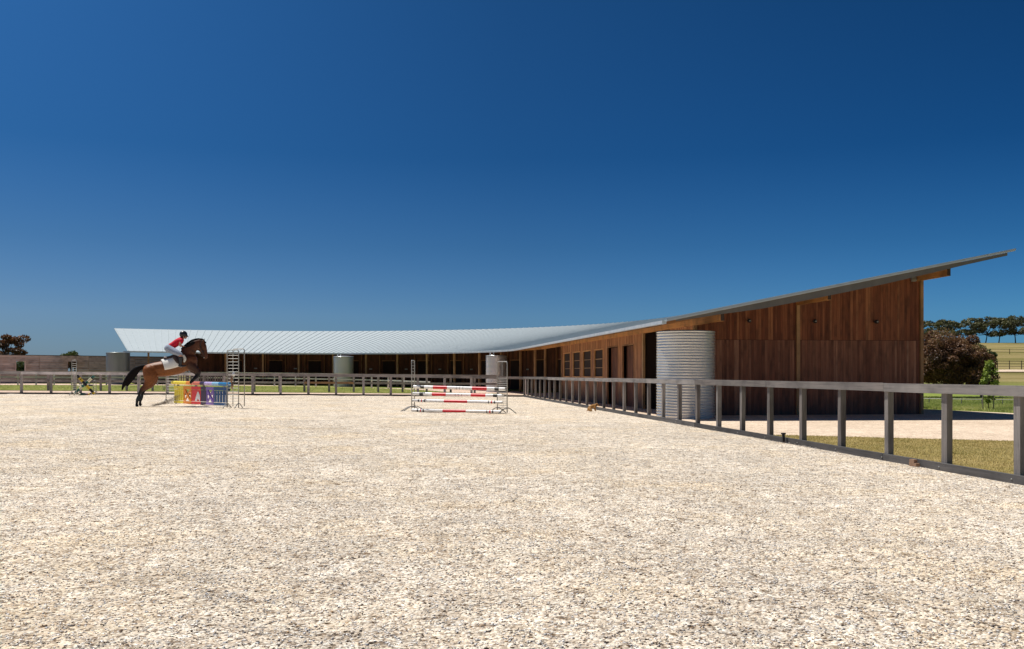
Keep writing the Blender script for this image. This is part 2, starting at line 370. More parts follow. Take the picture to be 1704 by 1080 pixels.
def poly_sheet(name, poly, off, mat, step=1.0):
    """flat sheet cut to an outline (x,y) and laid on the ground, gridded so that it follows the slopes"""
    bm = bmesh.new(); vs = [bm.verts.new((x, y, 0)) for x, y in poly]; bm.faces.new(vs)
    xs = [p[0] for p in poly]; ys = [p[1] for p in poly]
    def cut(co, no): bmesh.ops.bisect_plane(bm, geom=bm.verts[:]+bm.edges[:]+bm.faces[:], plane_co=co, plane_no=no)
    cut((OX, 0, 0), (NU[0], NU[1], 0)); p = xy_of(0, VB); cut((p[0], p[1], 0), (DV[0], DV[1], 0))
    x = min(xs)+step
    while x < max(xs): cut((x, 0, 0), (1, 0, 0)); x += step
    y = min(ys)+step
    while y < max(ys): cut((0, y, 0), (0, 1, 0)); y += step
    for v in bm.verts: v.co.z = float(gz(v.co.x, v.co.y))+off
    bmesh.ops.recalc_face_normals(bm, faces=bm.faces[:])
    me = bpy.data.meshes.new(name); bm.to_mesh(me); bm.free()
    if me.polygons and me.polygons[0].normal.z < 0: me.flip_normals()
    me.materials.append(mat); o = bpy.data.objects.new(name, me); col.objects.link(o)
    return tag(o, kind='structure')
def fline(v, u=0.): return xy_of(u, v)
A0 = fline(-2, -.06); A1 = fline(22.76, -.06)
# gravel drive: from the fence to the far side of the building
drive_poly = [fline(9, -.06), fline(66., -.06), (3.4, 70.), (20.0, 66.), (12.4, 51.5), (16.5, 38.6), (18.0, 33.9), (21.5, 22.8), (25, 12), (16, 10)]
drive_poly = [fline(8.0, -.06), fline(VB+4.5, -.06), (3.5, 69.5), (9.5, 66.0), (12.9, 52.5), (17.1, 38.6), (18.65, 33.9), (22.4, 21.0), (24.2, 10.)]
poly_sheet('gravel_drive', drive_poly, -.014, M['drive'], 2.)
lawn_tri = [fline(-1, -.06), fline(23.0, -.06), (5.70, 22.5), (10.76, 20.2), (16.0, 17.6), (22.0, 14.4), (22., -2.)]
poly_sheet('dry_verge_lawn', lawn_tri, -.004, M['lawn_dry'], 1.5)
# yard behind the arena: path strip, crescent lawn, apron of the stable
poly_sheet('yard_path', [fline(VB+.05, -2.2), fline(VB+.05, 58), fline(VB+24, 58), fline(VB+24, 20), fline(VB+12, -1.)], -.020, M['path'], 3.)

# ------------------------------------------------------------------ stable building: a straight near wing running into an arc
BT = np.array([2.13, 63.7]); BA0 = R_(7.64); BR = 24.1
BC = BT-BR*np.array([math.cos(BA0), math.sin(BA0)])
def ze(t): return 0. if t <= 0 else .27*(t/46.)**1.3
def B(t, r, z, tilt=True):
    if t <= 0:
        n = (math.cos(BA0), math.sin(BA0)); p = BT+t*np.array([-n[1], n[0]])
    else:
        a = BA0+t/BR; n = (math.cos(a), math.sin(a)); p = BC+BR*np.array(n)
    return Vector((p[0]+n[0]*r, p[1]+n[1]*r, z+(ze(t) if tilt else 0)))
def Bdir(t):
    a = BA0+max(t, 0)/BR; return (-math.sin(a), math.cos(a))
def roof_z(r): return 3.09+(5.47-3.09)*(r+1.87)/11.7
T_V, T_E = -34.0, 46.25           # verges
T_W = -30.93                      # near end wall
T_IN0, T_IN1 = -6.46, 41.0        # arcade
bl = B(-10, 4, 0); stable = thing('stable_building', (bl.x, bl.y, 0), 'long curved timber stable with a pale metal roof rising to a high right-hand end', 'building')

lawn_poly = [fline(VB+4.8, -.4)]
th0 = 20
for k in range(26):
    a = R_(18+k*(100-18)/25); lawn_poly.append((BC[0]+18.7*math.cos(a), BC[1]+18.7*math.sin(a)))
lawn_poly += [(-34, 76.3), (-48, 70.8), fline(VB+7.2, 44)]
poly_sheet('yard_lawn', lawn_poly, -.004, M['lawn'], 3.)

# roof with standing seams
mb = MB()
ts = list(np.arange(T_V, 0, 2.0))+list(np.arange(0, T_E, .48))+[T_E]
for z_off, flip, mi in ((0, False, 0), (-.05, True, 1)):
    vs = []
    for t in ts:
        for k in range(5):
            r = -1.87+11.7*k/4; vs.append(B(t, r, roof_z(r)+z_off))
    fs = []
    for i in range(len(ts)-1):
        for k in range(4):
            q = (i*5+k, i*5+k+1, (i+1)*5+k+1, (i+1)*5+k); fs.append(q if not flip else q[::-1])
    mb.add(vs, fs, .5, None, mi)
for t in (T_V, T_E):
    P = [B(t, -1.87, roof_z(-1.87)), B(t, 9.83, roof_z(9.83)), B(t, 9.83, roof_z(9.83)-.05), B(t, -1.87, roof_z(-1.87)-.05)]
    mb.add(P, [(0, 1, 2, 3)], .5)
for r in (-1.87, 9.83):
    for a, b_ in zip(ts[:-1], ts[1:]):
        mb.add([B(a, r, roof_z(r)), B(b_, r, roof_z(r)), B(b_, r, roof_z(r)-.05), B(a, r, roof_z(r)-.05)], [(0, 1, 2, 3)], .5)
t = T_V+.02
while t < T_E:
    d = Bdir(t); d = Vector((d[0], d[1], 0))*.02
    p0, p1 = B(t, -1.88, roof_z(-1.88)-.01), B(t, 9.86, roof_z(9.86)-.01)
    u = Vector((0, 0, .042))
    w = 1.0
    mb.hexa([p0-d, p0+d, p1+d, p1-d, p0-d*.6+u, p0+d*.6+u, p1+d*.6+u, p1-d*.6+u], .5)
    t += .48
mb.build('roof', [M['roof'], M['soffit']], stable)
# barge flashing on the near verge
mb = MB()
def along(t, r0, r1, z0f, z1f, w, mbx, tone=None, mi=0, n=1):
    rs = np.linspace(r0, r1, n+1); d = Vector((*Bdir(t), 0))*(w/2)
    for a, b_ in zip(rs[:-1], rs[1:]):
        P = []
        for f in (z0f, z1f):
            for r, s in ((a, -1), (b_, -1), (b_, 1), (a, 1)): P.append(B(t, r, f(r))+d*s)
        mbx.hexa(P, tone, mi)
along(T_V+.10, -1.55, 9.60, lambda r: roof_z(r)-.10-.17*float(sm((r+1.6)/3.5))+.12*float(sm((r-4.5)/5.1)), lambda r: roof_z(r)-.055, .05, mb, n=8)
mb.build('barge_board', M['fascia'], stable)
# gutter
mb = MB(); gt = list(np.arange(T_V+.1, 0, 3.))+list(np.arange(0, T_E+.4, .8))+[T_E+.4]
for a, b_ in zip(gt[:-1], gt[1:]):
    P = []
    for z in (2.97, 3.075):
        for t, r in ((a, -2.0), (b_, -2.0), (b_, -1.86), (a, -1.86)): P.append(B(t, r, z))
    mb.hexa(P, .5)
mb.build('gutter', M['gutter'], stable)
# rafters under the eave, one every 1.15 m
t = T_V+.6
while t < T_E-.2:
    mb = MB(); along(t, -1.8, 8.3 if t > T_W+.3 or t < T_W-.2 else 0, lambda r: roof_z(r)-.15, lambda r: roof_z(r)-.052, .06, mb)
    mb.build('rafter', M['stud'], stable); t += 1.15
# three long beams that run out past the end wall
def curved_beam(t0, t1, r, z0, z1, w, mat, name='beam', parent=stable):
    mb = MB(); tt = [t0]+[x for x in np.arange(math.ceil(t0/3)*3, t1, 3.0) if x > t0+.05]+[t1]
    if t1 > 0: tt = [t0, 0.]+list(np.arange(1.6, t1, 1.6))+[t1]
    tn = random.random()
    for a, b_ in zip(tt[:-1], tt[1:]):
        P = []
        for z in (z0, z1):
            for t, s in ((a, -1), (b_, -1), (b_, 1), (a, 1)): P.append(B(t, r+s*w/2, z))
        mb.hexa(P, tn)
    c = B(t0-.004, r, (z0+z1)/2)
    o = mb.build(name, mat, parent)
    cap = MB(); d = Vector((*Bdir(t0), 0)); cap.box(B(t0-.006, r, (z0+z1)/2), d, w-.01, z1-z0-.012, .02); cap.build('beam_end', M['endgrain'], o)
    return o
curved_beam(-33.75, T_E-1.6, 0., 3.08, 3.33, .12, M['beam'])
curved_beam(-33.35, -29.5, 3.75, roof_z(3.75)-.42, roof_z(3.75)-.16, .12, M['beam'])
curved_beam(-32.85, -29.5, 8.22, roof_z(8.22)-.44, roof_z(8.22)-.16, .12, M['beam'])
# end wall: two tiers of upright boards
def boards_radial(t, r0, r1, zlo, zhi, bw, th, mbx, top=None, n_out=-1):
    """upright boards across the building at station t"""
    r = r0; d = Vector((*Bdir(t), 0))
    while r < r1-.01:
        w = min(bw*random.uniform(.8, 1.25), r1-r); e = .006; jd = d*random.uniform(-.006, .006)
        a, b_ = r+e/2, r+w-e/2
        tops = (zhi, zhi) if top is None else (top(a), top(b_))
        P = [B(t, a, zlo), B(t, b_, zlo), B(t, b_, zlo)+d*th, B(t, a, zlo)+d*th, B(t, a, tops[0]), B(t, b_, tops[1]), B(t, b_, tops[1])+d*th, B(t, a, tops[0])+d*th]
        mbx.hexa([p+jd for p in P]); r += w
mb = MB(); boards_radial(T_W, .10, 8.30, -.1, 2.592, .092, .03, mb); ew = mb.build('end_wall_lower_cladding', M['cladding_low'], stable)
mb = MB(); boards_radial(T_W, .10, 8.30, 2.604, 5, .092, .034, mb, top=lambda r: roof_z(r)-.17); mb.build('end_wall_upper_cladding', M['cladding'], stable)
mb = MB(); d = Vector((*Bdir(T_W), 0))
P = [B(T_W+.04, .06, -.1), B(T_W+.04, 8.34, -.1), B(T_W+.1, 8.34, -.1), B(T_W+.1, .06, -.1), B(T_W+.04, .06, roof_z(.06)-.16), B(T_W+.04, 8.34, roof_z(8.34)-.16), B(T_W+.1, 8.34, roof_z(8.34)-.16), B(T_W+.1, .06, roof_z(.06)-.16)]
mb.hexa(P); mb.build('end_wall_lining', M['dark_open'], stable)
def upright(t, r, z0, z1, wt, wr, mat, name='post', parent=stable):
    mb = MB(); mb.box(B(t, r, (z0+z1)/2), Bdir(t), wr, z1-z0, wt); return mb.build(name, mat, parent)
upright(T_W-.045, 3.75, -.1, roof_z(3.75)-.424, .08, .12, M['post'])
upright(T_W-.02, 8.36, -.1, roof_z(8.3)-.2, .12, .11, M['post'], 'corner_post')
upright(T_W-.02, .04, -.1, 3.078, .12, .11, M['post'], 'corner_post')
# outer back wall, far cross wall
mb = MB(); tt = list(np.arange(T_W, 0, 4.))+list(np.arange(0, T_IN1, 1.2))+[T_IN1]
for a, b_ in zip(tt[:-1], tt[1:]):
    P = []
    for z in (-.2, 5.0):
        for t, r in ((a, 8.34), (b_, 8.34), (b_, 8.42), (a, 8.42)): P.append(B(t, r, z))
    mb.hexa(P)
mb.build('rear_wall', M['cladding'], stable)
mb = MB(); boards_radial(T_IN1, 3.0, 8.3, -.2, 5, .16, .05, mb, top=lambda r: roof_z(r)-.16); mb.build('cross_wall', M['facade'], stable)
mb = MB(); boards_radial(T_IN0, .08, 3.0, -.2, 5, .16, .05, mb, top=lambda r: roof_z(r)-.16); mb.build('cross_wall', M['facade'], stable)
# low facade of the near wing, with four barred windows, two doorways and a recess
def tpx(px): Y = (BT[0]+BT[1]*.1342)/((px-852)/F+.1342); return (Y-BT[1])/.9911
wins = [(tpx(a), tpx(b_)) for a, b_ in ((939.5, 948.5), (955, 965), (972, 983), (991, 1003))]
doors = [(tpx(a), tpx(b_)) for a, b_ in ((1012, 1028), (1037.5, 1054))]
wins = [(min(a)-.1, max(a)+.22) for a in wins]; doors = [(min(a)-.05, max(a)+.15) for a in doors]
opens = [(a, b_, 1.30, 2.60) for a, b_ in wins]+[(a, b_, -.1, 2.66) for a, b_ in doors]
T_REC0, T_REC1 = -28.2, -24.55
mb = MB(); mb2 = MB()
edges = sorted([e for o_ in opens for e in o_[:2]]+[T_IN0, T_W+.1, T_REC0, T_REC1])
for a, b_ in zip(edges[:-1], edges[1:]):
    mid = (a+b_)/2
    if T_REC0 < mid < T_REC1: spans = []
    else:
        hit = [o_ for o_ in opens if o_[0] < mid < o_[1]]
        spans = [(-.1, 3.079)] if not hit else [(hit[0][3], 3.079)]+([(-.1, hit[0][2])] if hit[0][2] > 0 else [])
    nb = max(1, round((b_-a)/.13))
    for k in range(nb):
        t0, t1 = a+(b_-a)*k/nb+.003, a+(b_-a)*(k+1)/nb-.003; dr = random.uniform(-.006, .006); tn = random.random()
        for z0, z1 in spans:
            P = []
            for z in (z0, z1):
                for t, r in ((t0, dr), (t1, dr), (t1, .035+dr), (t0, .035+dr)): P.append(B(t, r, z))
            (mb if mid > T_REC1 else mb2).hexa(P, tn)
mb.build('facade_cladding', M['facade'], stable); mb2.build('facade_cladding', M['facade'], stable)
mb = MB()
for a, b_ in ((T_W+.12, T_REC0), (T_REC1, T_IN0)):
    P = []
    for z in (-.1, 3.05):
        for t, r in ((a, 1.25), (b_, 1.25), (b_, 1.3), (a, 1.3)): P.append(B(t, r, z))
    mb.hexa(P)
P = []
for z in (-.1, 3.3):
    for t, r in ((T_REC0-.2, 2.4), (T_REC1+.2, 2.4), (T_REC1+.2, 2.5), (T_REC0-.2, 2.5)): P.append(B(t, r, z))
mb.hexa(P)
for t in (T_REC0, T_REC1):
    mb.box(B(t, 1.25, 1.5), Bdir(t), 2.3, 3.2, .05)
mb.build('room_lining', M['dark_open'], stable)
for a, b_ in wins:
    fr = MB()
    for t in (a-.0, b_+.0): fr.box(B(t, .01, 1.95), Bdir(t), .06, 1.42, .07)
    for z in (1.27, 2.63): fr.box(B((a+b_)/2, .01, z), Bdir(a), .065, .06, b_-a-.075)
    w = fr.build('window', M['beam'], stable)
    for z in (1.73, 2.16):
        bb = MB(); bb.box(B((a+b_)/2, .022, z), Bdir(a), .03, .035, b_-a-.075); bb.build('glazing_bar', M['post'], w)
    pn = MB(); pn.box(B((a+b_)/2, .06, 1.95), Bdir(a), .012, 1.3, b_-a-.075); pn.build('pane', M['dark_open'], w)  # dark sheet for the unlit room behind the window bars
for a, b_ in doors:
    fr = MB()
    for t in (a-.02, b_+.02): fr.box(B(t, .02, 1.30), Bdir(t), .07, 2.8, .05)
    fr.box(B((a+b_)/2, .02, 2.69), Bdir(a), .075, .06, b_-a-.06)
    w = fr.build('doorway', M['stud'], stable)
    pn = MB(); n_ = 8
    for k in range(n_): pn.box(B(a+(b_-a)*(k+.5)/n_, .20, 1.28), Bdir(a), .03, 2.74, (b_-a)/n_-.006)
    pn.build('door_leaf', M['inner'], w)
upright(T_REC1, -.01, -.1, 3.078, .16, .10, M['post'])
upright(T_IN0, -.01, -.1, 3.078, .12, .10, M['post'])
# arcade posts
for k in range(15):
    t = 44.4-3.2*k; upright(t, 0, -.1 if t < 10 else .1, 3.079, .15, .13, M['post'])
# stall fronts behind the arcade
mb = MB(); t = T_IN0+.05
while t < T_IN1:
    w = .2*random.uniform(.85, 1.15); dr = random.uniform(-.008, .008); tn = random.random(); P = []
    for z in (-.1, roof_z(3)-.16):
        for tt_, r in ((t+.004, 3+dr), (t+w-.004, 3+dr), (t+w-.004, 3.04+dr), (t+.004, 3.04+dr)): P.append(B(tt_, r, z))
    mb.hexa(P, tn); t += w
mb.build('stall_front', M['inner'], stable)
t = T_IN0+1.2; k = 0
while t < T_IN1-1:
    upright(t, 2.93, -.1, 3.6, .09, .09, M['stud'], 'stud')
    if k % 2 == 0 and t < T_IN1-3:
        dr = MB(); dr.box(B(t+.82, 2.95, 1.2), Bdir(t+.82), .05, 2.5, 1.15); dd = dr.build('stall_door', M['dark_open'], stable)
        fr = MB(); fr.box(B(t+.82, 2.93, 2.49), Bdir(t+.82), .09, .08, 1.3); fr.build('door_head', M['stud'], dd)
    elif 8 < t < 36:
        nb = MB(); nb.box(B(t+.8, 2.90, 1.75), Bdir(t+.8), .05, .10, .28, .5); nb.build('pale_plate', M['galv'], stable)  # small pale plates fixed between the stall doors
    t += 1.62; k += 1
# lamps on the end wall
for r in (1.94, 4.33, 6.61):
    p = B(T_W-.015, r, 3.25); la = MB(); d = Vector((*Bdir(T_W), 0))
    la.tube([p, p-d*.09], [.035, .03], 10); la.lathe((p.x-d.x*.13, p.y-d.y*.13, p.z-.07), [(0, 0), (.05, .01), (.072, .05), (.07, .09), (.045, .13), (0, .14)], 14)
    la_o = la.build('wall_lamp', M['black'], stable, smooth=True)
    c = MB(); q = p-d*.19; c.lathe((q.x, q.y, q.z-.03), [(0, 0), (.03, .012), (.035, .03), (.02, .052), (0, .055)], 10); c.build('lamp_lens', M['galv'], la_o, smooth=True)
p = B(T_W-.05, 8.0, 4.78); d = Vector((*Bdir(T_W), 0)); la = MB()
la.box(p-d*.10+Vector((0, 0, -.02)), (d.x, d.y, -.5), .17, .13, .10, .5); la.box(p, d, .04, .10, .10, .5); la.build('floodlight', M['galv'], stable)

# ------------------------------------------------------------------ rainwater tanks
def make_tank(c, rad, h, label, mat, pipes=0):
    o = thing('water_tank', c, label, 'water tank', 'corrugated rainwater tanks under the eave')
    prof = []; pitch = .090; n = int(h/pitch)*8
    for i in range(n+1):
        z = h*i/n; prof.append((rad+.016*math.cos(2*math.pi*i/8), z))
    mb = MB(); mb.lathe(c, prof, 72); mb.build('shell', mat, o, smooth=True)
    mb = MB(); mb.lathe(c, [(rad+.014, h-.03), (rad+.022, h-.012), (rad+.014, h+.004), (rad*.96, h+.02), (.3, h+.06), (0, h+.06)], 72); mb.build('lid', mat, o, smooth=True)
    for k in range(pipes):
        mb = MB(); x = c[0]-.45+.24*k; top = 3.0+ze(20)
        mb.tube([(x, c[1]-.2, c[2]+h), (x, c[1]-.2, top-.02)], .045, 8); mb.build('inlet_pipe', M['white'], o)
    return o
def tank_at(px, Y, rad, h, label, mat, pipes=0, zoff=0.):
    X = (px-852)/F*Y; return make_tank((X, Y, float(gz(X, Y))-.02+zoff), rad, h, label, mat, pipes)
tank_at(1141, 31.25, .935, 2.80, 'large ribbed galvanised water tank at the near corner of the stable beside the end wall', M['tank'])
tank_at(826.5, 69.6, .78, 2.62, 'pale water tank behind the red and white jump, where the stable starts to curve', M['tank'], 2)
tank_at(571.7, 80.2, .83, 2.48, 'grey water tank standing midway along the stable arcade', M['tank'], 2)
tank_at(196.5, 80.0, .93, 2.62, 'dark green-grey water tank beyond the open left end of the roof', M['tank_green'])

# ------------------------------------------------------------------ timber wall on the left
W0 = np.array([-31.0, 89.3]); W1 = np.array([-49.5, 71.5]); wl = np.linalg.norm(W1-W0); wd = (W1-W0)/wl
def wpt(s, z=0): p = W0+wd*s; return Vector((p[0], p[1], z))
def s_of_px(px):
    k = (px-852)/F; return (W0[0]-k*W0[1])/(k*wd[1]-wd[0])
wall = thing('timber_wall', tuple(wpt(wl/2, .2)), 'tall brown horizontal board wall with two small openings behind the arena', 'wall')
holes = [sorted((s_of_px(a), s_of_px(b_))) for a, b_ in ((26.5, 41.5), (112.5, 127.5))]
TOPZ = 2.98; zb = .0; nb = 18
se = sorted([0, wl]+[e for h in holes for e in h])
panel_edges = [0]; 
while panel_edges[-1] < wl-1: panel_edges.append(min(wl, panel_edges[-1]+4.05))
mb = MB()
for i in range(nb):
    z0 = zb+(TOPZ-zb)*i/nb+.004; z1 = zb+(TOPZ-zb)*(i+1)/nb-.004
    for a, b_ in zip(panel_edges[:-1], panel_edges[1:]):
        cuts = sorted([a+.006, b_-.006]+[e for h in holes for e in h if a < e < b_]); tn = random.random()
        for c0, c1 in zip(cuts[:-1], cuts[1:]):
            mid = (c0+c1)/2
            if any(h[0] < mid < h[1] for h in holes) and 1.68 < (z0+z1)/2 < 2.50: continue
            mb.box((wpt((c0+c1)/2, (z0+z1)/2)), wd, .05+random.uniform(-.006, .006), z1-z0, c1-c0, tn)
mb.build('boards', M['wall'], wall)
mb = MB(); mb.box(wpt(wl/2, TOPZ+.025), wd, .12, .05, wl); mb.build('capping', M['fence_dark'], wall)
for e in panel_edges:
    mb = MB(); mb.box(wpt(e, 1.5)+Vector((-wd[1], wd[0], 0))*-.06, wd, .06, 2.95, .08); mb.build('batten', M['wall'], wall)
for h in holes:
    mb = MB(); m_ = (h[0]+h[1])/2; L = h[1]-h[0]
    for s_ in (h[0]-.02, h[1]+.02): mb.box(wpt(s_, 2.09), wd, .14, .92, .05)
    for z in (1.64, 2.52): mb.box(wpt(m_, z), wd, .14, .05, L-.02)
    mb.build('opening_frame', M['wall'], wall)

# ------------------------------------------------------------------ fences
def fence_line(f, p0, p1, h0, pw, pt, spans, rail_h=.15, rail_t=.045, rail_per=3, pale=(), kerb=None, mid=None, side=1, matp='fence', top=True, first=0, bolts=0, hfun=None, skip=()):
    p0 = np.array(p0); p1 = np.array(p1); L = np.linalg.norm(p1-p0); d = (p1-p0)/L; n = np.array([-d[1], d[0]])*side
    step = L/spans
    def pt_(s, off=0): q = p0+d*s+n*off; return q
    H = (lambda s: h0) if hfun is None else hfun
    for i in range(first, spans+1):
        if i in skip: continue
        q = pt_(i*step); g = float(gz(*q)); hh = H(i*step)-.012
        mb = MB(); mb.box((q[0], q[1], g+hh/2-.05), d, pt, hh+.1, pw, jit=.006); mb.build('post', M[matp], f)
    a = 0
    while a < spans:
        b_ = min(spans, a+rail_per); tn = random.random()
        c0, c1 = pt_(a*step+.003, pt/2+rail_t/2), pt_(b_*step-.003, pt/2+rail_t/2)
        def strip(z0f, z1f, off, th, name, mat):
            mb = MB(); P = []
            e0, e1 = pt_(a*step+.003, off), pt_(b_*step-.003, off)
            g0, g1 = float(gz(*e0)), float(gz(*e1)); nn = n*th/2; tz = random.uniform(-.007, .007)
            for fz in (z0f, z1f):
                for e, g, s_, sg in ((e0, g0, a*step, -1), (e1, g1, b_*step, -1), (e1, g1, b_*step, 1), (e0, g0, a*step, 1)):
                    P.append((e[0]+nn[0]*sg, e[1]+nn[1]*sg, g+fz(s_)+tz))
            mb.hexa(P, tn); return mb.build(name, M[mat], f)
        pal = any(x <= a < y for x, y in pale)
        if top: strip(lambda s_: H(s_)-rail_h, H, pt/2+rail_t/2+.001, rail_t, 'top_rail', 'fence_pale' if pal else ('fence' if matp == 'fence' else matp))
        if mid:
            for z0, z1, m_, sp in mid:
                mt = m_
                if sp and any(x <= a < y for x, y in sp[0]): mt = sp[1]
                strip(lambda s_: z0, lambda s_: z1, pt/2+.02, .036, 'lower_rail', mt)
        if kerb:
            k = strip(lambda s_: kerb[0], lambda s_: kerb[1], pt/2+.031, .06, 'kerb_board', 'fence_dark')
            if bolts:
                for i in range(a, b_):
                    if i < bolts:
                        q = pt_(i*step+.02, pt/2+.063); mb = MB(); mb.lathe((q[0], q[1], .045), [(0, 0), (.011, .004), (.013, .012), (.008, .02), (0, .022)], 8); mb.build('bolt', M['galv'], k)
        a = b_
# right-hand fence: 29 bays from the corner towards the camera, plus two outside the frame
c_far = fline(VB); step = 1.6625; c_near = fline(VB-33*step)
f1 = thing('side_fence', (*fline(35), 0), 'weathered grey timber fence running along the right side of the arena', 'fence')
fence_line(f1, c_near, c_far, 1.26, .135, .09, 33, .138, .045, 3, kerb=(-.05, .115), side=1, bolts=14)
f2 = thing('arena_back_fence', (*fline(VB, 22), .17), 'grey post and rail fence closing the far end of the arena', 'fence')
sb = 1.66
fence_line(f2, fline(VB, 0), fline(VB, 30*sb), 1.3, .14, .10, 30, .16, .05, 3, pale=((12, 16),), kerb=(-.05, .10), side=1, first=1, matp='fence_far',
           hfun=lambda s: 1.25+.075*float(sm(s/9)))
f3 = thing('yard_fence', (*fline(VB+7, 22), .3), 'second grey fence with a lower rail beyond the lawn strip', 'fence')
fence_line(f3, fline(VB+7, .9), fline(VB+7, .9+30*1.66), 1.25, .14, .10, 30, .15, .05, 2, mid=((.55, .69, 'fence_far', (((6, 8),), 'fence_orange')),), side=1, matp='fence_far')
f4 = thing('courtyard_fence', (-20, 78, .3), 'low pale timber fence nearest the stable arcade', 'fence')
def arcp(a, r=19.0): return (BC[0]+r*math.cos(R_(a)), BC[1]+r*math.sin(R_(a)))
angs = list(np.linspace(34, 100, 13))
pts = [arcp(a) for a in angs]+[(-30.0, 77.6), (-36.0, 75.6), (-42.0, 73.4), (-46.0, 71.8)]
for a, b_ in zip(pts[:-1], pts[1:]):
    n_ = max(1, round(math.dist(a, b_)/1.3))
    fence_line(f4, a, b_, 1.08, .10, .08, n_, .09, .035, n_, mid=((.56, .66, 'fence_pale', None),), side=1, matp='fence_pale', first=1)
gx, gy = gp(339, 652); g = thing('yard_gate', (gx, gy, float(gz(gx, gy))), 'grey upright-slat gate behind the rainbow jump', 'gate')
gdir = NU*-1
for k in range(-9, 10):
    mb = MB(); q = np.array([gx, gy])+gdir*k*.155-DV*.18; g0 = float(gz(*q)); mb.box((q[0], q[1], g0+.85), (gdir[0], gdir[1], 0), .03, .62, .085); mb.build('slat', M['fence'], g)
mb = MB()
for z in (1.18, .52): q = np.array([gx, gy])-DV*.145; mb.box((q[0], q[1], float(gz(*q))+z), (gdir[0], gdir[1], 0), .03, .08, 2.95)
mb.build('gate_frame', M['fence'], g)

# small things along the side fence
def peg(u, v, h, label):
    x, y = xy_of(u, v); o = thing('black_peg', (x, y, float(gz(x, y))), label, 'peg', 'black pegs at the side fence kerb')
    mb = MB(); mb.box((x, y, h/2-.03), DV, .05, h+.06, .045, .5); mb.build('stem', M['black'], o)
    mb = MB(); mb.box((x, y, h+.012), DV, .075, .03, .07, .5); mb.build('cap', M['black'], o)
peg(.17, uv_of(*gp(1283, 738))[1], .19, 'short black peg against the kerb board right of the big tank')
peg(.17, uv_of(*gp(977, 682))[1], .19, 'short black peg against the kerb board beside the tan dog')
x, y = gp(876, 658); mb = MB(); mb.box((x-.05, y-.3, .55), (1, 0), .03, 1.1, .05, .6); tag(mb.build('stake', M['fence_pale']), 'thin pale stake standing at the far corner of the arena fences', 'stake')
x, y = gp(1453, 777); uu, vv = uv_of(x, y); bx, by = xy_of(.16, vv)
mb = MB(); mb.box((bx, by, .036), DV, .06, .05, .20, .4); tag(mb.build('timber_block', M['brick']), 'flat brown block lying on the gravel against the kerb board', 'block', 'brown blocks at the kerb')
mb = MB(); mb.box((bx-.004, by+.03, .086), DV, .055, .05, .13, .7); tag(mb.build('timber_block', M['brick']), 'shorter brown block resting on top of another at the kerb', 'block', 'brown blocks at the kerb')

# ------------------------------------------------------------------ show jumps
RED, WHT, BLK = (.72, .012, .025), (.90, .89, .86), (.012, .012, .015)
def pole(p0, p1, rad, mat, label, group):
    p0 = Vector(p0); p1 = Vector(p1); o = thing('jump_pole', (p0+p1)/2-Vector((0, 0, rad)), label, 'jump pole', group)
    mb = MB(); n = 60; mb.tube([p0.lerp(p1, i/n) for i in range(n+1)], rad, 14, grad=True); mb.build('painted_pole', mat, o, smooth=False); return o
def stand(base, ax, h, w, label, group, rungs=14, double=0., gap_top=.0, mat='galv', feet=.42, cross=None):
    """ladder-like wing: frame in the plane spanned by ax and up; curved feet"""
    base = Vector(base); ax = Vector((ax[0], ax[1], 0)).normalized(); nx = Vector((-ax.y, ax.x, 0))
    o = thing('jump_stand', base, label, 'jump stand', group)
    up = Vector((0, 0, 1)); rr = .018
    for s_ in ([0] if not double else [0, 1]):
        off = nx*(double*s_)+up*(.05*s_)+ax*(.10*s_)
        mb = MB(); c = .07
        pts = [base+off-ax*w/2+up*.04]+[base+off-ax*w/2+up*(h-c)]
        for k in range(1, 5): a = k/5*math.pi/2; pts.append(base+off-ax*(w/2-c+c*math.cos(a))+up*(h-c+c*math.sin(a)))
        for k in range(0, 6): a = k/5*math.pi/2; pts.append(base+off+ax*(w/2-c+c*math.sin(a))+up*(h-c+c*math.cos(a)))
        pts.append(base+off+ax*w/2+up*.04)
        mb.tube(pts, rr, 8); fr = mb.build('frame', M[mat], o, smooth=True)
    z0 = .16; z1 = h-gap_top-.08
    for k in range(rungs):
        z = z0+(z1-z0)*k/(rungs-1); mb = MB(); mb.tube([base-ax*w/2+up*z, base+ax*w/2+up*z], .009, 6); mb.build('rung', M[mat], o)
    if gap_top:
        mb = MB(); mb.tube([base+up*(h-gap_top), base+up*(h-.02)], .012, 6); mb.build('stay', M[mat], o)
    for s_ in (-1, 1):
        for q in (-1, 1):
            mb = MB(); b0 = base+ax*(s_*w/2)
            mb.tube([b0+up*.20, b0+nx*(q*feet*.25)+up*.19, b0+nx*(q*feet*.6)+up*.11, b0+nx*(q*feet)+up*.0], .016, 6); mb.build('foot', M['galv_dark'], o, smooth=True)
    return o
# --- red and white vertical in the middle
gR = 'parts of the red and white jump'
lx, ly = gp(686.5, 685.5); rx, ry = gp(838, 688.5)
jd = Vector((rx-lx, ry-ly, 0)).normalized()
lz, rz = float(gz(lx, ly)), float(gz(rx, ry))
sep = Vector((.62, .78, 0)).normalized()
HJ = 1.84
stand((lx, ly+.2, lz), (.10, 1), HJ, .5, 'tall galvanised jump stand seen edge-on at the left of the red and white jump', gR, 16)
stand((rx-.05, ry+.15, rz), (-.72, .80), HJ-.03, .52, 'galvanised jump stand with an open top at the right of the red and white jump', gR, 18, gap_top=.5)
bandA = paint_bands('red_white_black_bands', [(0, WHT), (.075, BLK), (.12, WHT), (.215, RED), (.375, WHT), (.475, BLK), (.48, WHT), (.51, BLK), (.515, WHT), (.545, BLK), (.55, WHT), (.645, RED), (.805, WHT), (.89, BLK), (.935, WHT)])
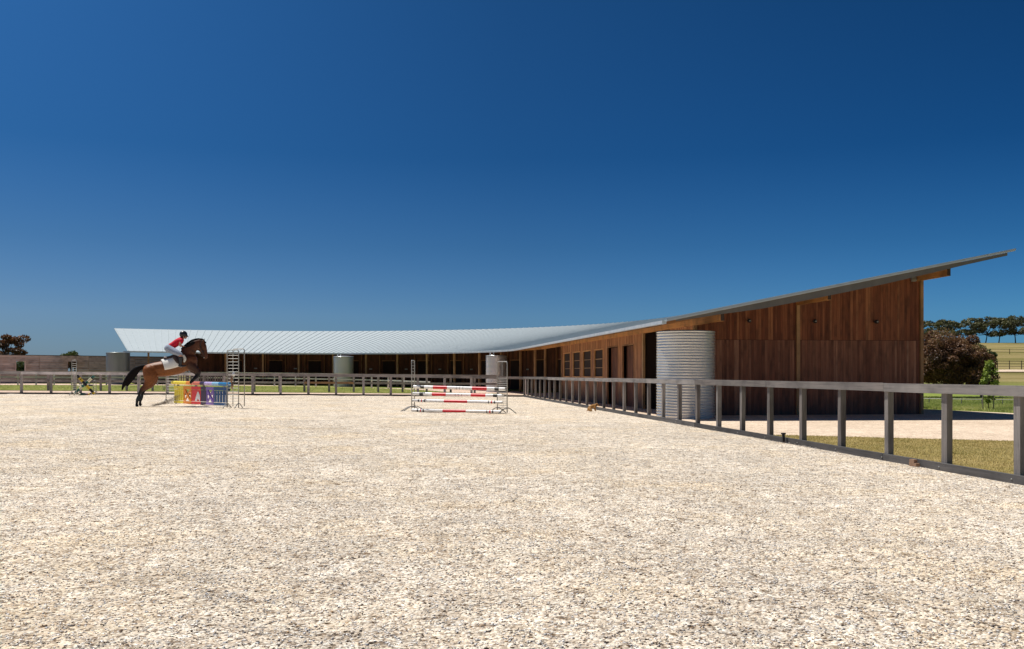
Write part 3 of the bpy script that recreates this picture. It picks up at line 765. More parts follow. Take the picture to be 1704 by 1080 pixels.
bandB = paint_bands('white_red_centre', [(0, WHT), (.06, BLK), (.075, WHT), (.095, RED), (.108, WHT), (.128, BLK), (.143, WHT), (.355, RED), (.615, WHT), (.84, BLK), (.855, WHT), (.872, RED), (.887, WHT), (.905, BLK), (.92, WHT)])
def jp(px, py, Y): return ((px-852)/F*Y, Y, CAM_H-(py-623)/F*Y)
Yl, Yr = ly-.12, ry-.12
pole(jp(688.5, 643.5, Yl), jp(840.5, 647.5, Yr), .058, bandA, 'topmost red and white pole on the central jump', gR)
pole(jp(687, 655, Yl+.3), jp(838, 658.5, Yr+.3), .058, bandA, 'second red and white pole, level with the fence foot behind it', gR)
pole(jp(687, 666.3, Yl+.12), jp(836.5, 669.5, Yr+.12), .052, bandB, 'third pole down, mostly white with a red middle', gR)
q0 = jp(685.5, 685.4, Yl-.10); q1 = jp(833.5, 687.4, Yr-.10)
pole((q0[0], q0[1], float(gz(q0[0], q0[1]))+.075), (q1[0], q1[1], float(gz(q1[0], q1[1]))+.075), .054, bandB, 'ground pole of the central jump, white with a red middle, lying on the gravel', gR)
# --- rainbow jump on the left
gL = 'parts of the rainbow jump'
ax_, ay_ = gp(288.5, 671.8); bx_, by_ = gp(381, 677.0)
az_, bz_ = float(gz(ax_, ay_)), float(gz(bx_, by_))
Pa, Pb = Vector((ax_, ay_, az_)), Vector((bx_, by_, bz_)); pd = (Pb-Pa).normalized(); pn = Vector((-pd.y, pd.x, 0)).normalized()
stand(Pa-pd*.12, (1, .12), 1.62, .50, 'ladder-frame jump stand left of the rainbow panel, half behind the horse', gL, 13)
cx_, cy_ = gp(387.5, 680.3)
stand((cx_, cy_, float(gz(cx_, cy_))), (1, -.12), 2.20, .45, 'tall double ladder-frame jump stand at the right of the rainbow panel', gL, 17, double=.30)
YEL, ORG, RD2, PUR, LAV, BLU = (.95, .76, .06), (.90, .30, .02), (.80, .025, .03), (.035, .014, .06), (.26, .15, .52), (.01, .085, .25)
panel = thing('rainbow_panel', (Pa+Pb)/2, 'low rainbow-painted picket panel under the jumping horse', 'jump panel', gL)
Lp = (Pb-Pa).length
def onp(s, z): p = Pa+(Pb-Pa)*s; return Vector((p.x, p.y, p.z+z))
cm = {}
for nme, c in (('yellow', YEL), ('orange', ORG), ('red', RD2), ('dark_purple', PUR), ('lavender', LAV), ('blue', BLU), ('panel_white', (.8, .8, .8))):
    cm[nme] = plain(nme+'_paint', c, .45, 0, .1, 20)
secs = [('yellow', .02, .20), ('orange', .20, .35), ('red', .35, .52), ('dark_purple', .52, .615), ('lavender', .615, .75), ('blue', .75, .985)]  # the dark purple stretch is far darker than its neighbours
PB, PT = .03, .775
for nme, a, b_ in secs:
    mb = MB()
    for z, hh in ((PB+.06, .10), (PT-.07, .13)): mb.box(onp((a+b_)/2, z), pd, .05, hh, (b_-a)*Lp-.004)
    zc = (PB+PT)/2
    if nme in ('yellow', 'blue'):
        for k in range(5): mb.box(onp(a+(b_-a)*(k+.5)/5, zc-.01), pd, .035, .47, Lp*(b_-a)/5*.62)
    elif nme in ('orange', 'lavender'):
        for s1, s2 in ((a+.02, b_-.02), (b_-.02, a+.02)):
            p0, p1 = onp(s1, PB+.12), onp(s2, PT-.14); v = p1-p0; w = pd*.06; th = pn*.015*(1 if s1 < s2 else 2.2)
            mb.hexa([p0-w-th, p0+w-th, p0+w+th, p0-w+th, p1-w-th, p1+w-th, p1+w+th, p1-w+th])
        for s_ in (a+.012, b_-.012): mb.box(onp(s_, zc-.01), pd, .035, .47, .06)
    else: mb.box(onp((a+b_)/2, zc-.01), pd, .03, .47, (b_-a)*Lp-.01)
    o = mb.build(nme+'_section', cm[nme], panel)
    if nme == 'red':
        mb = MB(); f_ = pn*-.024
        if f_.y > 0: f_ = -f_
        pts = [(.415, .17), (.455, .50), (.475, .58), (.508, .40), (.508, .14), (.47, .28), (.455, .17)]
        vs = [onp(s_, z)+f_ for s_, z in pts]; mb.add(vs, [tuple(range(len(vs)))]); mb.build('white_emblem', cm['panel_white'], o)
band_rb = paint_bands('rainbow_pole_paint', [(0, YEL), (.27, ORG), (.36, (.72, .2, .12)), (.515, PUR), (.59, (.55, .45, .78)), (.72, (.30, .58, .82)), (.83, (.02, .22, .5))])
pole(onp(-.02, .91), onp(1.02, .89), .075, band_rb, 'rainbow-painted pole laid above the picket panel', gL)
mb = MB()
for k, (m_, dz, w_) in enumerate((('white', .0, .09), ('brick', -.17, .10), ('black', -.30, .08), ('brick', -.45, .07))):
    pass
tk = thing('hanging_tack', (cx_, cy_-.05, float(gz(cx_, cy_))+.75), 'brown and white straps hanging on the right stand of the rainbow jump', 'tack')
for m_, z0, z1, w_, dx in (('white', 1.22, 1.36, .07, .04), ('brick', .98, 1.24, .055, -.04), ('black', .95, 1.14, .03, .05), ('brick', .76, 1.0, .05, -.02)):
    mb = MB(); zb_ = float(gz(cx_, cy_)); mb.tube([(cx_+dx, cy_-.06, zb_+z0), (cx_+dx+.02, cy_-.08, zb_+(z0+z1)/2), (cx_+dx, cy_-.05, zb_+z1)], [w_*.5, w_, w_*.6], 8); mb.build('strap', M[m_], tk, smooth=True)
# --- cross jump at the back left
gX = 'parts of the cross-pole jump'
x0, y0 = gp(123.5, 657.8); x1, y1 = gp(157.5, 657.4)
z0 = float(gz(x0, y0)); z1 = float(gz(x1, y1))
stand((x0, y0, z0), (1, .1), 2.0, .26, 'tall narrow jump stand left of the crossed poles', gX, 16)
stand((x1, y1, z1), (1, .1), .85, .16, 'low jump stand right of the crossed poles', gX, 6)
GRN, YE2, CRM = (.02, .12, .09), (.72, .48, .03), (.78, .74, .50)
bx1 = paint_bands('black_yellow_bands', [(0, BLK), (.14, YE2), (.21, BLK), (.235, YE2), (.33, BLK), (.56, YE2), (.74, BLK), (.93, YE2)])
bx2 = paint_bands('green_cream_bands', [(0, CRM), (.05, GRN), (.28, CRM), (.40, GRN), (.70, CRM), (.88, BLK), (.92, GRN)])
Yc = (y0+y1)/2-.1
pole(jp(128, 625, Yc), jp(157, 655.5, Yc), .075, bx1, 'black and yellow banded pole slanting down to the right', gX)
pole(jp(123.5, 655.3, Yc+.25), jp(156.5, 626, Yc+.25), .075, bx2, 'green and cream banded pole slanting up to the right', gX)
pole(jp(129, 641.5, Yc+.45), jp(156, 641, Yc+.45), .05, paint_bands('white_black_bands', [(0, CRM), (.25, BLK), (.45, CRM), (.55, BLK), (.95, CRM)]), 'thin level pole behind the crossed poles', gX)
pole((x0+.2, Yc-.2, z0+.06), (x1+.05, Yc-.2, z1+.06), .065, paint_bands('green_ground_bands', [(0, CRM), (.15, GRN), (.55, BLK), (.75, (.25, .05, .06)), (.9, YE2)]), 'dark green pole on the ground under the crossed poles', gX)
bx3, by3 = gp(272.5, 648.5)
bk = thing('bucket', (bx3, by3, float(gz(bx3, by3))), 'small white bucket on the lawn strip between the horse and the left jump stand', 'bucket')
mb = MB(); mb.lathe((bx3, by3, float(gz(bx3, by3))), [(0, 0), (.09, 0), (.12, .26), (.125, .26), (.115, .25), (.10, .06), (0, .05)], 20); mb.build('pail', M['white'], bk, smooth=True)
mb = MB(); zz = float(gz(bx3, by3)); mb.tube([(bx3+.12*math.cos(a), by3, zz+.26+.12*math.sin(a)) for a in np.linspace(0, math.pi, 9)], .008, 6); mb.build('handle', M['black'], bk)

# ------------------------------------------------------------------ bodies grown from blobs
def blobs_mesh(paths, voxel, smooth=4, cols=True):
    """paths: list of (points [(x,y,z,r)], yscale, colour) -> (verts, faces, colours); one continuous skin"""
    bm = bmesh.new(); cen = []; cc = []; rad = []
    for pts, ys, c in paths:
        P = [np.array(p, float) for p in pts]; seq = []
        if len(P) == 1: seq = P
        for i in range(len(P)-1):
            a0 = P[max(i-1, 0)]; a1 = P[i]; a2 = P[i+1]; a3 = P[min(i+2, len(P)-1)]
            n = max(2, int(np.linalg.norm(a2[:3]-a1[:3])/max(.3*min(a1[3], a2[3]), voxel*.5)))
            for k in range(n+(i == len(P)-2)):
                t = k/n
                q = .5*((2*a1)+(-a0+a2)*t+(2*a0-5*a1+4*a2-a3)*t*t+(-a0+3*a1-3*a2+a3)*t**3)
                q[3] = a1[3]+(a2[3]-a1[3])*t; seq.append(q)
        for q in seq:
            r = max(q[3], voxel*.8)
            bmesh.ops.create_icosphere(bm, subdivisions=2, radius=1., matrix=Matrix.Translation(q[:3]) @ Matrix.Diagonal((r, r*ys, r, 1)))
            cen.append(q[:3]); cc.append(c); rad.append(r)
    me = bpy.data.meshes.new('tmp'); bm.to_mesh(me); bm.free()
    o = bpy.data.objects.new('tmp', me); col.objects.link(o)
    m = o.modifiers.new('r', 'REMESH'); m.mode = 'VOXEL'; m.voxel_size = voxel; m.adaptivity = 0
    s = o.modifiers.new('s', 'SMOOTH'); s.iterations = smooth; s.factor = .5
    dg = bpy.context.evaluated_depsgraph_get(); ev = o.evaluated_get(dg); me2 = bpy.data.meshes.new_from_object(ev)
    bpy.data.objects.remove(o); bpy.data.meshes.remove(me)
    V = np.empty(len(me2.vertices)*3, np.float32); me2.vertices.foreach_get('co', V); V = V.reshape(-1, 3)
    cen = np.array(cen); rad = np.array(rad); C = np.empty((len(V), 4), np.float32)
    ccn = np.array([c+(1,) for c in cc])
    for i in range(0, len(V), 4000):
        dd = np.linalg.norm(V[i:i+4000, None, :]-cen[None], axis=2)/rad[None]
        w = np.exp(-6*(dd-dd.min(1, keepdims=True))**1); w /= w.sum(1, keepdims=True)
        C[i:i+4000] = w @ ccn
    a = me2.attributes.new('Col', 'FLOAT_COLOR', 'POINT'); a.data.foreach_set('color', C.ravel())
    me2.polygons.foreach_set('use_smooth', [True]*len(me2.polygons))
    return me2
M['hide'] = attr_col('bay_coat', .5, .3, spec=.3)
M['skin'] = attr_col('skin', .55, .08)
M['cloth'] = attr_col('cloth', .8, .14, spec=.3)
M['hair'] = attr_col('dark_hair', .7, .3, spec=.12)
M['leather'] = attr_col('leather', .4, .2)
M['fur'] = attr_col('tan_fur', .85, .25, spec=.2)
class Fig:
    """figure laid out in a side view, x forward, y to its left, z up"""
    def __init__(s, loc, yaw): s.loc = Vector(loc); s.yaw = yaw
    def put(s, me, name, mat, parent=None):
        o = bpy.data.objects.new(name, me); me.name = name; me.materials.clear(); me.materials.append(mat); col.objects.link(o)
        if parent is None: o.location = s.loc; o.rotation_euler = (0, 0, s.yaw)
        else: o.parent = parent
        return o
YAW = R_(16); SC = 7.2*42.4
hx = (285-852)/F*37.75; HL = (hx, 37.75, float(gz(hx, 37.75))+.015)
def hp(X, Y, r, y=0.): return ((X-684)/SC/math.cos(YAW)*.968+.02, y, (988-Y)/SC, r/SC)
fig = Fig(HL, YAW)
BAY, BAYD, BLKH, BELLY_LIT = (.215, .070, .017), (.105, .034, .014), (.008, .006, .006), (.32, .13, .038)
paths = []
paths.append(([hp(425, 555, 72), hp(500, 548, 88), hp(580, 540, 97), hp(670, 522, 104), hp(740, 500, 107)], .84, BAY))
paths.append(([hp(740, 500, 107), hp(825, 460, 106), hp(885, 442, 94)], .84, (.16, .055, .02)))
paths.append(([hp(640, 560, 70), hp(760, 530, 75), hp(850, 490, 75)], .95, BELLY_LIT))  # lighter belly: sunlight put into the coat colour
paths.append(([hp(845, 420, 96), hp(872, 335, 86), hp(920, 272, 66), hp(975, 232, 50), hp(1012, 222, 40)], .52, BAYD))
paths.append(([hp(905, 465, 72), hp(920, 500, 55)], .9, BAYD))
paths.append(([hp(1016, 224, 40), hp(1036, 268, 46), hp(1052, 315, 36), hp(1064, 355, 29), hp(1070, 388, 27), hp(1066, 405, 22)], .56, BAYD))
paths.append(([hp(1000, 285, 40), hp(1022, 315, 30), hp(1046, 375, 17), hp(1052, 408, 13)], .5, BAYD))
for y in (-.055, .055): paths.append(([hp(1040, 205, 11, y), hp(1052, 190, 9, y*1.1), hp(1058, 170, 4, y*1.2)], .7, BAYD))
for y, dx, dy in ((-.19, 0, 0), (.19, 26, -8)):
    paths.append(([hp(440+dx*.2, 575, 82, y*.8), hp(448+dx*.3, 620, 84, y*.9), hp(445+dx*.5, 680, 62, y), hp(408+dx*.7, 738, 41, y)], .62, BAY))
    paths.append(([hp(408+dx*.7, 738, 41, y), hp(356+dx, 785+dy, 27, y)], .75, BAYD))
    paths.append(([hp(356+dx, 785+dy, 26, y), hp(338+dx, 815+dy, 20, y), hp(318+dx, 875+dy, 16, y), hp(303+dx, 922+dy, 19, y), hp(300+dx, 945+dy, 15, y), hp(298+dx, 962+dy, 17, y), hp(302+dx, 976+dy, 20, y)], .85, BLKH))
for y, dx, dy in ((-.15, 0, 0), (.15, -22, 14)):
    paths.append(([hp(880, 490, 60, y), hp(928+dx*.6, 525+dy, 48, y), hp(968+dx, 556+dy, 33, y), hp(992+dx, 578+dy, 27, y)], .7, (.05, .02, .012)))
    paths.append(([hp(992+dx, 580+dy, 27, y), hp(980+dx, 618+dy, 21, y), hp(955+dx, 648+dy, 19, y), hp(936+dx, 664+dy, 20, y), hp(924+dx, 676+dy, 15, y), hp(918+dx, 690+dy, 18, y)], .85, BLKH))
horse = fig.put(blobs_mesh(paths, .022, 5), 'horse', M['hide'])
tag(horse, 'brown bay horse leaping off its hind legs over the rainbow jump', 'horse')
fig.put(blobs_mesh([([hp(395, 512, 20), hp(345, 522, 30), hp(285, 552, 37), hp(225, 615, 36), hp(175, 690, 29), hp(146, 745, 19), hp(130, 795, 6)], .6, BLKH),
                    ([hp(300, 560, 30), hp(250, 650, 20), hp(190, 740, 12)], .6, BLKH)], .018, 2), 'tail', M['hair'], horse)
fig.put(blobs_mesh([([hp(800, 300, 16), hp(860, 248, 24), hp(920, 205, 24), hp(980, 184, 17), hp(1035, 185, 13)], .5, BLKH),
                    ([hp(835, 300, 22, -.06), hp(880, 255, 24, -.10), hp(930, 225, 20, -.09)], .4, BLKH), ([hp(1045, 195, 12), hp(1070, 225, 8)], .7, BLKH)], .014, 2), 'mane', M['hair'], horse)
for y in (-.05, .05): fig.put(blobs_mesh([([hp(1058, 262, 6, y*1.55)], 1, (.005, .005, .005))], .006, 0), 'eye', M['hair'], horse)
for y, dx, dy in ((-.19, 0, 0), (.19, 26, -8)):
    fig.put(blobs_mesh([([hp(318+dx, 875+dy, 20, y), hp(307+dx, 908+dy, 21, y)], .9, (.035, .045, .05))], .012, 2), 'leg_boot', M['cloth'], horse)
# tack
SPX, SPZ = HL[0], HL[1]
def barrel_band(x0, x1, th0, th1, lift, slant, n=18, m=22):
    """cloth wrapped over the back between x0 and x1, from one side to the other"""
    xs_ = [425, 500, 580, 670, 750, 825, 880]; zc = [555, 548, 540, 522, 498, 460, 440]; rc = [72, 88, 97, 104, 107, 104, 92]
    vs = []; fs = []
    for i in range(m+1):
        th = th0+(th1-th0)*i/m
        for k in range(n+1):
            X = x0+(x1-x0)*k/n+slant*abs(math.sin(th))*(1-.3*k/n); cz = np.interp(X, xs_, zc); r = np.interp(X, xs_, rc)/SC+lift
            p = hp(X, cz, 1); vs.append((p[0]-.25*r*math.cos(th), math.sin(th)*r*.86, p[2]+math.cos(th)*r*1.02))
    for i in range(m):
        for k in range(n): a = i*(n+1)+k; fs.append((a, a+1, a+n+2, a+n+1))
    me = bpy.data.meshes.new('band'); me.from_pydata(vs, [], fs); me.polygons.foreach_set('use_smooth', [True]*len(fs)); return me
def solid(o, t):
    m = o.modifiers.new('thick', 'SOLIDIFY'); m.thickness = t; m.offset = 1
pad = fig.put(barrel_band(585, 775, -1.75, 1.75, .012, 22), 'saddle_pad', plain('cream_quilted_cotton', (.88, .85, .78), .9, 0, .06, 40)); solid(pad, .018)
tag(pad, 'white quilted saddle pad on the leaping horse', 'saddle pad')
saddle = fig.put(blobs_mesh([([hp(605, 408, 20), hp(650, 408, 22), hp(700, 392, 24), hp(745, 362, 22), hp(768, 345, 14)], 2.6, (.05, .018, .012)),
                 ([hp(735, 400, 40, -.27), hp(765, 450, 34, -.31)], .35, (.035, .015, .01)), ([hp(735, 400, 40, .27), hp(765, 450, 34, .31)], .35, (.035, .015, .01))], .016, 3), 'saddle', M['leather'])
tag(saddle, 'dark brown leather saddle under the rider in red', 'saddle')
for s_ in (-1, 1):
    fig.put(blobs_mesh([([hp(822, 385, 17, s_*.33), hp(836, 420, 20, s_*.34), hp(828, 452, 14, s_*.33)], .45, (.66, .63, .56))], .012, 2), 'knee_roll', M['cloth'], saddle)
    fig.put(blobs_mesh([([hp(752, 440, 4, s_*.38), hp(780, 505, 4, s_*.40)], 1, (.03, .02, .015)), ([hp(770, 512, 6, s_*.36), hp(800, 516, 6, s_*.36)], 1.5, (.5, .5, .5))], .009, 0), 'stirrup', M['leather'], saddle)
mbp = [([hp(1030, 190, 6, y), hp(1008, 262, 6, y*1.05), hp(1050, 372, 6, y*.9)], .6, (.02, .012, .01)) for y in (-.10, .10)]
mbp += [([hp(1072, 322, 5, 0), hp(1050, 326, 5, y), hp(1022, 330, 5, y*.7)], .7, (.02, .012, .01)) for y in (-.075, .075)]
mbp += [([hp(1052, 398, 5, y*.6), hp(960, 345, 4, y*1.4), hp(850, 280, 4, y)], .7, (.02, .012, .01)) for y in (-.10, .10)]
bridle = fig.put(blobs_mesh(mbp, .010, 0), 'bridle', M['leather']); tag(bridle, 'dark leather bridle and reins on the bay horse', 'bridle')
fig.put(blobs_mesh([([hp(1050, 402, 8, y)], .6, (.6, .6, .58)) for y in (-.06, .06)], .008, 0), 'bit_ring', M['galv'], bridle)
# rider
SKN, SHIRT, JOD, BOOT = (.52, .28, .19), (.62, .012, .035), (.33, .37, .45), (.018, .022, .03)
def limbs(g=1.0, which='all'):
    L = {}
    L['torso'] = [([hp(652, 288, 42*g), hp(692, 262, 40*g), hp(740, 226, 43*g), hp(782, 196, 38*g)], 1.18)]
    L['neck'] = [([hp(790, 190, 22*g), hp(815, 166, 16*g)], 1.)]
    L['head'] = [([hp(818, 138, 33*g), hp(832, 150, 28*g), hp(840, 164, 17*g)], .82), ([hp(852, 150, 9*g), hp(862, 154, 5*g)], .7), ([hp(846, 168, 9*g)], 1.1), ([hp(850, 162, 5*g)], 1.6)]
    L['arm'] = []; L['leg'] = []; L['shoulder'] = []
    for s_ in (-1, 1):
        L['shoulder'].append(([hp(778, 200, 26*g, s_*.12), hp(793, 200, 23*g, s_*.18), hp(791, 222, 18*g, s_*.205)], 1.))
        L['arm'].append(([hp(793, 200, 20*g, s_*.18), hp(784, 232, 15.5*g, s_*.22), hp(776, 258, 14*g, s_*.215), hp(797, 266, 12*g, s_*.17), hp(826, 270, 9*g, s_*.105)], 1.))
        L['leg'].append(([hp(650, 296, 46*g, s_*.09), hp(700, 325, 42*g, s_*.20), hp(750, 350, 34*g, s_*.31), hp(786, 370, 29*g, s_*.355)], .85))
        L['leg'].append(([hp(786, 370, 29*g, s_*.355), hp(788, 410, 25*g, s_*.375), hp(788, 460, 18*g, s_*.375), hp(786, 490, 15*g, s_*.37), hp(778, 503, 15*g, s_*.37), hp(815, 507, 12*g, s_*.37), hp(845, 503, 8*g, s_*.37)], .95))
    return L
L = limbs(.88); body = []
for k in L: body += [(p, ys, SKN) for p, ys in L[k]]
for s_ in (-1, 1): body.append(([hp(818, 158, 7, s_*.082), hp(814, 148, 6, s_*.088)], .6, SKN))      # ears
person = fig.put(blobs_mesh(body, .016, 3), 'person', M['skin'])
tag(person, 'rider in a red shirt, pale blue riding breeches and black helmet crouched over the horse', 'person')
L = limbs(1.)
fig.put(blobs_mesh([([hp(678, 270, 43), hp(692, 262, 42), hp(740, 226, 45), hp(784, 196, 40)], 1.18, SHIRT)]+[(p, ys, SHIRT) for p, ys in L['shoulder']], .014, 3), 'shirt', M['cloth'], person)
fig.put(blobs_mesh([([hp(640, 293, 44), hp(662, 282, 44), hp(676, 272, 40)], 1.16, JOD)]+[(p, ys, JOD) for p, ys in L['leg'][0::2]], .014, 3), 'breeches', M['cloth'], person)
fig.put(blobs_mesh([([hp(664, 258, 12), hp(700, 290, 12)], 3.2, (.02, .015, .012))], .012, 1), 'belt', M['leather'], person)
for q in (1, 3): fig.put(blobs_mesh([(L['leg'][q][0][1:], 1.0, BOOT)], .012, 2), 'boot', M['leather'], person)
hel = fig.put(blobs_mesh([([hp(812, 124, 45), hp(820, 126, 43)], .85, (.012, .014, .02)), ([hp(845, 140, 14), hp(866, 148, 7)], 2.2, (.012, .014, .02)), ([hp(800, 150, 22)], 1.2, (.012, .014, .02))], .012, 2), 'helmet', M['leather'], person)
fig.put(blobs_mesh([([hp(822, 160, 3, y), hp(842, 180, 3, y*.3)], 1, (.012, .012, .012)) for y in (-.085, .085)], .006, 0), 'chin_strap', M['leather'], hel)
fig.put(blobs_mesh([([hp(790, 160, 14), hp(782, 172, 9)], 1, (.05, .03, .02))], .01, 1), 'hair', M['hair'], person)
for s_ in (-1, 1):       # gloved hands: palm, four curled fingers and a thumb around the rein
    gl = [([hp(824, 269, 9, s_*.105), hp(838, 271, 10, s_*.10)], .7, BLKH)]
    for k in range(4):
        yy = s_*.10; dz = (k-1.5)*4.6; ln = (1., 1.12, 1.05, .85)[k]
        gl.append(([hp(842, 268+dz, 3.1, yy), hp(842+7*ln, 269+dz, 2.9, yy-s_*.008), hp(842+8*ln, 270+dz, 2.7, yy-s_*.034), hp(842+2*ln, 270+dz, 2.4, yy-s_*.045)], 1., BLKH))
    gl.append(([hp(830, 263, 3.6, yy-s_*.02), hp(839, 258, 3.2, yy-s_*.032), hp(848, 258, 2.7, yy-s_*.035)], 1., BLKH))
    fig.put(blobs_mesh(gl, .006, 1), 'glove', M['leather'], person)
for y in (-.028, .028): fig.put(blobs_mesh([([hp(857, 143, 3.2, y)], 1, (.02, .015, .012))], .004, 0), 'eye', M['hair'], person)
# dog by the fence
dx_, dy_ = gp(988, 685.5); DSC = 27*F/dy_
dfig = Fig((dx_-.02, dy_, float(gz(dx_, dy_))+.02), R_(14))
def dp(X, Y, r, y=0.): return ((X-760)/DSC, y, (838-Y)/DSC, r/DSC)
DT, DTL, DTD = (.42, .22, .075), (.58, .36, .16), (.07, .035, .018)
dpth = [([dp(560, 735, 85), dp(620, 670, 95), dp(720, 615, 88), dp(800, 590, 78), dp(860, 560, 62), dp(920, 545, 55)], .85, DT),
        ([dp(900, 530, 55), dp(945, 535, 62), dp(985, 560, 45), dp(1030, 590, 27), dp(1052, 598, 22)], .85, DT), ([dp(1056, 590, 14)], 1., DTD)]
for s_ in (-1, 1):
    dpth.append(([dp(600, 720, 75, s_*.05), dp(640, 780, 42, s_*.06), dp(600, 812, 28, s_*.06), dp(690, 818, 20, s_*.06)], .7, DTL if s_ < 0 else DT))
    dpth.append(([dp(820, 620, 52, s_*.04), dp(845, 700, 30, s_*.045), dp(855, 780, 22, s_*.045), dp(880, 815, 20, s_*.045)], .8, DT))
    dpth.append(([dp(915, 500, 22, s_*.045), dp(905, 540, 30, s_*.06), dp(912, 590, 20, s_*.062)], .5, DTD))
dog = dfig.put(blobs_mesh(dpth, .012, 2), 'dog', M['fur']); tag(dog, 'small tan dog sitting on the gravel beside the right-hand fence', 'dog')
dfig.put(blobs_mesh([([dp(530, 770, 26), dp(480, 800, 22), dp(430, 815, 10)], .8, DT)], .01, 1), 'tail', M['fur'], dog)

# ------------------------------------------------------------------ trees
def leaf_cloud(clumps, per, size, flat=1.):
    V = []; T = []
    for (cx, cy, cz, rx, ry, rz), n in zip(clumps, per):
        p = rng.normal(size=(n, 3)); p /= np.linalg.norm(p, axis=1, keepdims=True); rr = rng.uniform(.25, 1., n)**.5
        p = p*rr[:, None]; c = np.array([cx, cy, cz])+p*np.array([rx, ry, rz])
        a = rng.normal(size=(n, 3)); a /= np.linalg.norm(a, axis=1, keepdims=True)
        b = rng.normal(size=(n, 3)); b -= a*(a*b).sum(1, keepdims=True); b /= np.linalg.norm(b, axis=1, keepdims=True)
        s = size*rng.uniform(.5, 1.3, n)[:, None]
        V.append(np.stack([c-a*s, c+b*s*.45, c+a*s, c-b*s*.45], 1))
        base = np.clip(rng.normal(.42, .13)+.32*p[:, 2]+rng.normal(0, .14, n), 0, 1); T.append(np.repeat(base, 4))
    V = np.concatenate(V).reshape(-1, 3); return V, np.arange(len(V)).reshape(-1, 4), np.concatenate(T)
def tree(name, loc, label, cat, clumps, per, size, leafm, barkm, trunk_h, trunk_r, group=None, n_limbs=None, lean=(0, 0)):
    o = thing(name, loc, label, cat, group)
    L0 = np.array(loc)
    cl = [(c[0]+loc[0], c[1]+loc[1], c[2]+loc[2], *c[3:]) for c in clumps]
    V, Fc, T = leaf_cloud(cl, per, size)
    c = raw_mesh('crown', V-L0, Fc, 4, M[leafm], T); c.parent = o
    mb = MB(); top = Vector(loc)+Vector((lean[0], lean[1], trunk_h)); b0 = Vector(loc)-Vector((0, 0, .2))
    mid = b0.lerp(top, .5)+Vector((random.uniform(-.1, .1)*trunk_h*.3, 0, 0))
    mb.tube([b0, mid, top], [trunk_r*1.25, trunk_r, trunk_r*.75], 8)
    for c_ in cl[:(n_limbs or len(cl))]:
        e = Vector(c_[:3]); st = mid.lerp(top, random.uniform(.3, 1.)); m1 = st.lerp(e, .5)+Vector((0, 0, -.08*(e-st).length))
        mb.tube([st, m1, e], [trunk_r*.5, trunk_r*.33, trunk_r*.12], 6)
    mb.build('trunk', M[barkm], o, smooth=True); return o
def rand_clumps(n, cx, cz, R, H, rmin, rmax, shell=.6, flatten=.8):
    out = []
    for _ in range(n):
        a = random.uniform(0, 2*math.pi); s = random.uniform(shell, 1); e = random.uniform(-.75, 1)
        ce = math.sqrt(max(0, 1-max(e, 0)**2)); r = random.uniform(rmin, rmax)
        out.append((cx+R*s*ce*math.cos(a), R*s*ce*math.sin(a), cz+H*e*s, r, r, r*flatten))
    return out
def at(px, Y): X = (px-852)/F*Y; return (X, Y, float(gz(X, Y)))
cl = []
for k in range(95):          # a low even dome, lumpy at its edge
    q = k/94; zz = 1-1.55*q; rr_ = math.sqrt(max(.08, 1-zz*zz)); aa = k*2.39996; sh = random.uniform(.55, 1.1)
    r = random.uniform(.34, .70); cl.append((2.35*rr_*sh*math.cos(aa), 2.2*rr_*sh*math.sin(aa), 1.85+1.85*zz*sh, r, r, r*.8))
random.shuffle(cl)
tree('copper_tree', at(1572, 57), 'broad dense copper-leaved tree right of the stable end wall', 'tree', cl, [680]*95, .072, 'leaf_copper', 'bark_dark', 1.3, .13, n_limbs=14)
cl = rand_clumps(26, 0, 2.0, .8, 1.45, .3, .5, .3)
tree('shade_tree', at(1634, 58.5), 'dark green upright tree at the right edge of the copper tree', 'tree', cl, [420]*26, .08, 'leaf_dark', 'bark_dark', 1.3, .09, n_limbs=8)
cl = [(random.uniform(-.24, .24), random.uniform(-.2, .2), random.uniform(.95, 1.95), .13, .13, .16) for _ in range(16)]+[(random.uniform(-.2, .2), 0, random.uniform(.35, .6), .09, .09, .08) for _ in range(4)]
tree('sapling', at(1645, 37.6), 'young light green sapling between two stakes on the grass verge', 'sapling', cl, [46]*20, .055, 'leaf_light', 'bark', 1.6, .016, n_limbs=12)
for px, lb in ((1635.5, 'pale timber stake left of the young sapling'), (1653.5, 'pale timber stake right of the young sapling')):
    x, y, z = at(px, 37.4); mb = MB(); mb.box((x, y, z+.32), (1, 0), .028, .75, .032, .6); tag(mb.build('tree_stake', M['stake']), lb, 'stake', 'stakes of the sapling')
gums = [(1548, 232, 5.9, 3.8, 'gum tree on the ridge just clear of the stable end wall'), (1578, 226, 6.3, 4.0, 'gum tree on the ridge above the copper tree'),
        (1613, 222, 6.5, 3.3, 'gum tree on the ridge with one slim leaning trunk and a gap to its left'), (1640, 220, 6.7, 3.4, 'gum tree in the middle of the ridge row'),
        (1662, 224, 6.4, 3.2, 'gum tree with bare forked stems right of the ridge middle'), (1690, 216, 7.2, 3.9, 'tallest gum tree on the ridge with a V-shaped trunk, at the right edge'), (1728, 218, 7.4, 4.4, 'gum tree outside the right edge of the ridge')]
for px, Y, h, w, lb in gums:
    cl = []
    for _ in range(26):
        a = random.uniform(0, 6.28); s = math.sqrt(random.random()); zc = h*(.84-.22*s)+random.uniform(-.07, .06)*h
        if random.random() < .35: zc = h*random.uniform(.25, .6); s *= .95
        cl.append((w*1.5*s*math.cos(a), w*.8*s*math.sin(a), zc, random.uniform(.7, 1.15), random.uniform(.7, 1.15), random.uniform(.3, .55)))
    tree('gum_tree', at(px, Y), lb, 'tree', cl, [90]*26, .27, 'leaf_gum', 'bark_dark', h*.36, .11, 'gum trees along the ridge', lean=(random.uniform(-.6, .6), 0))
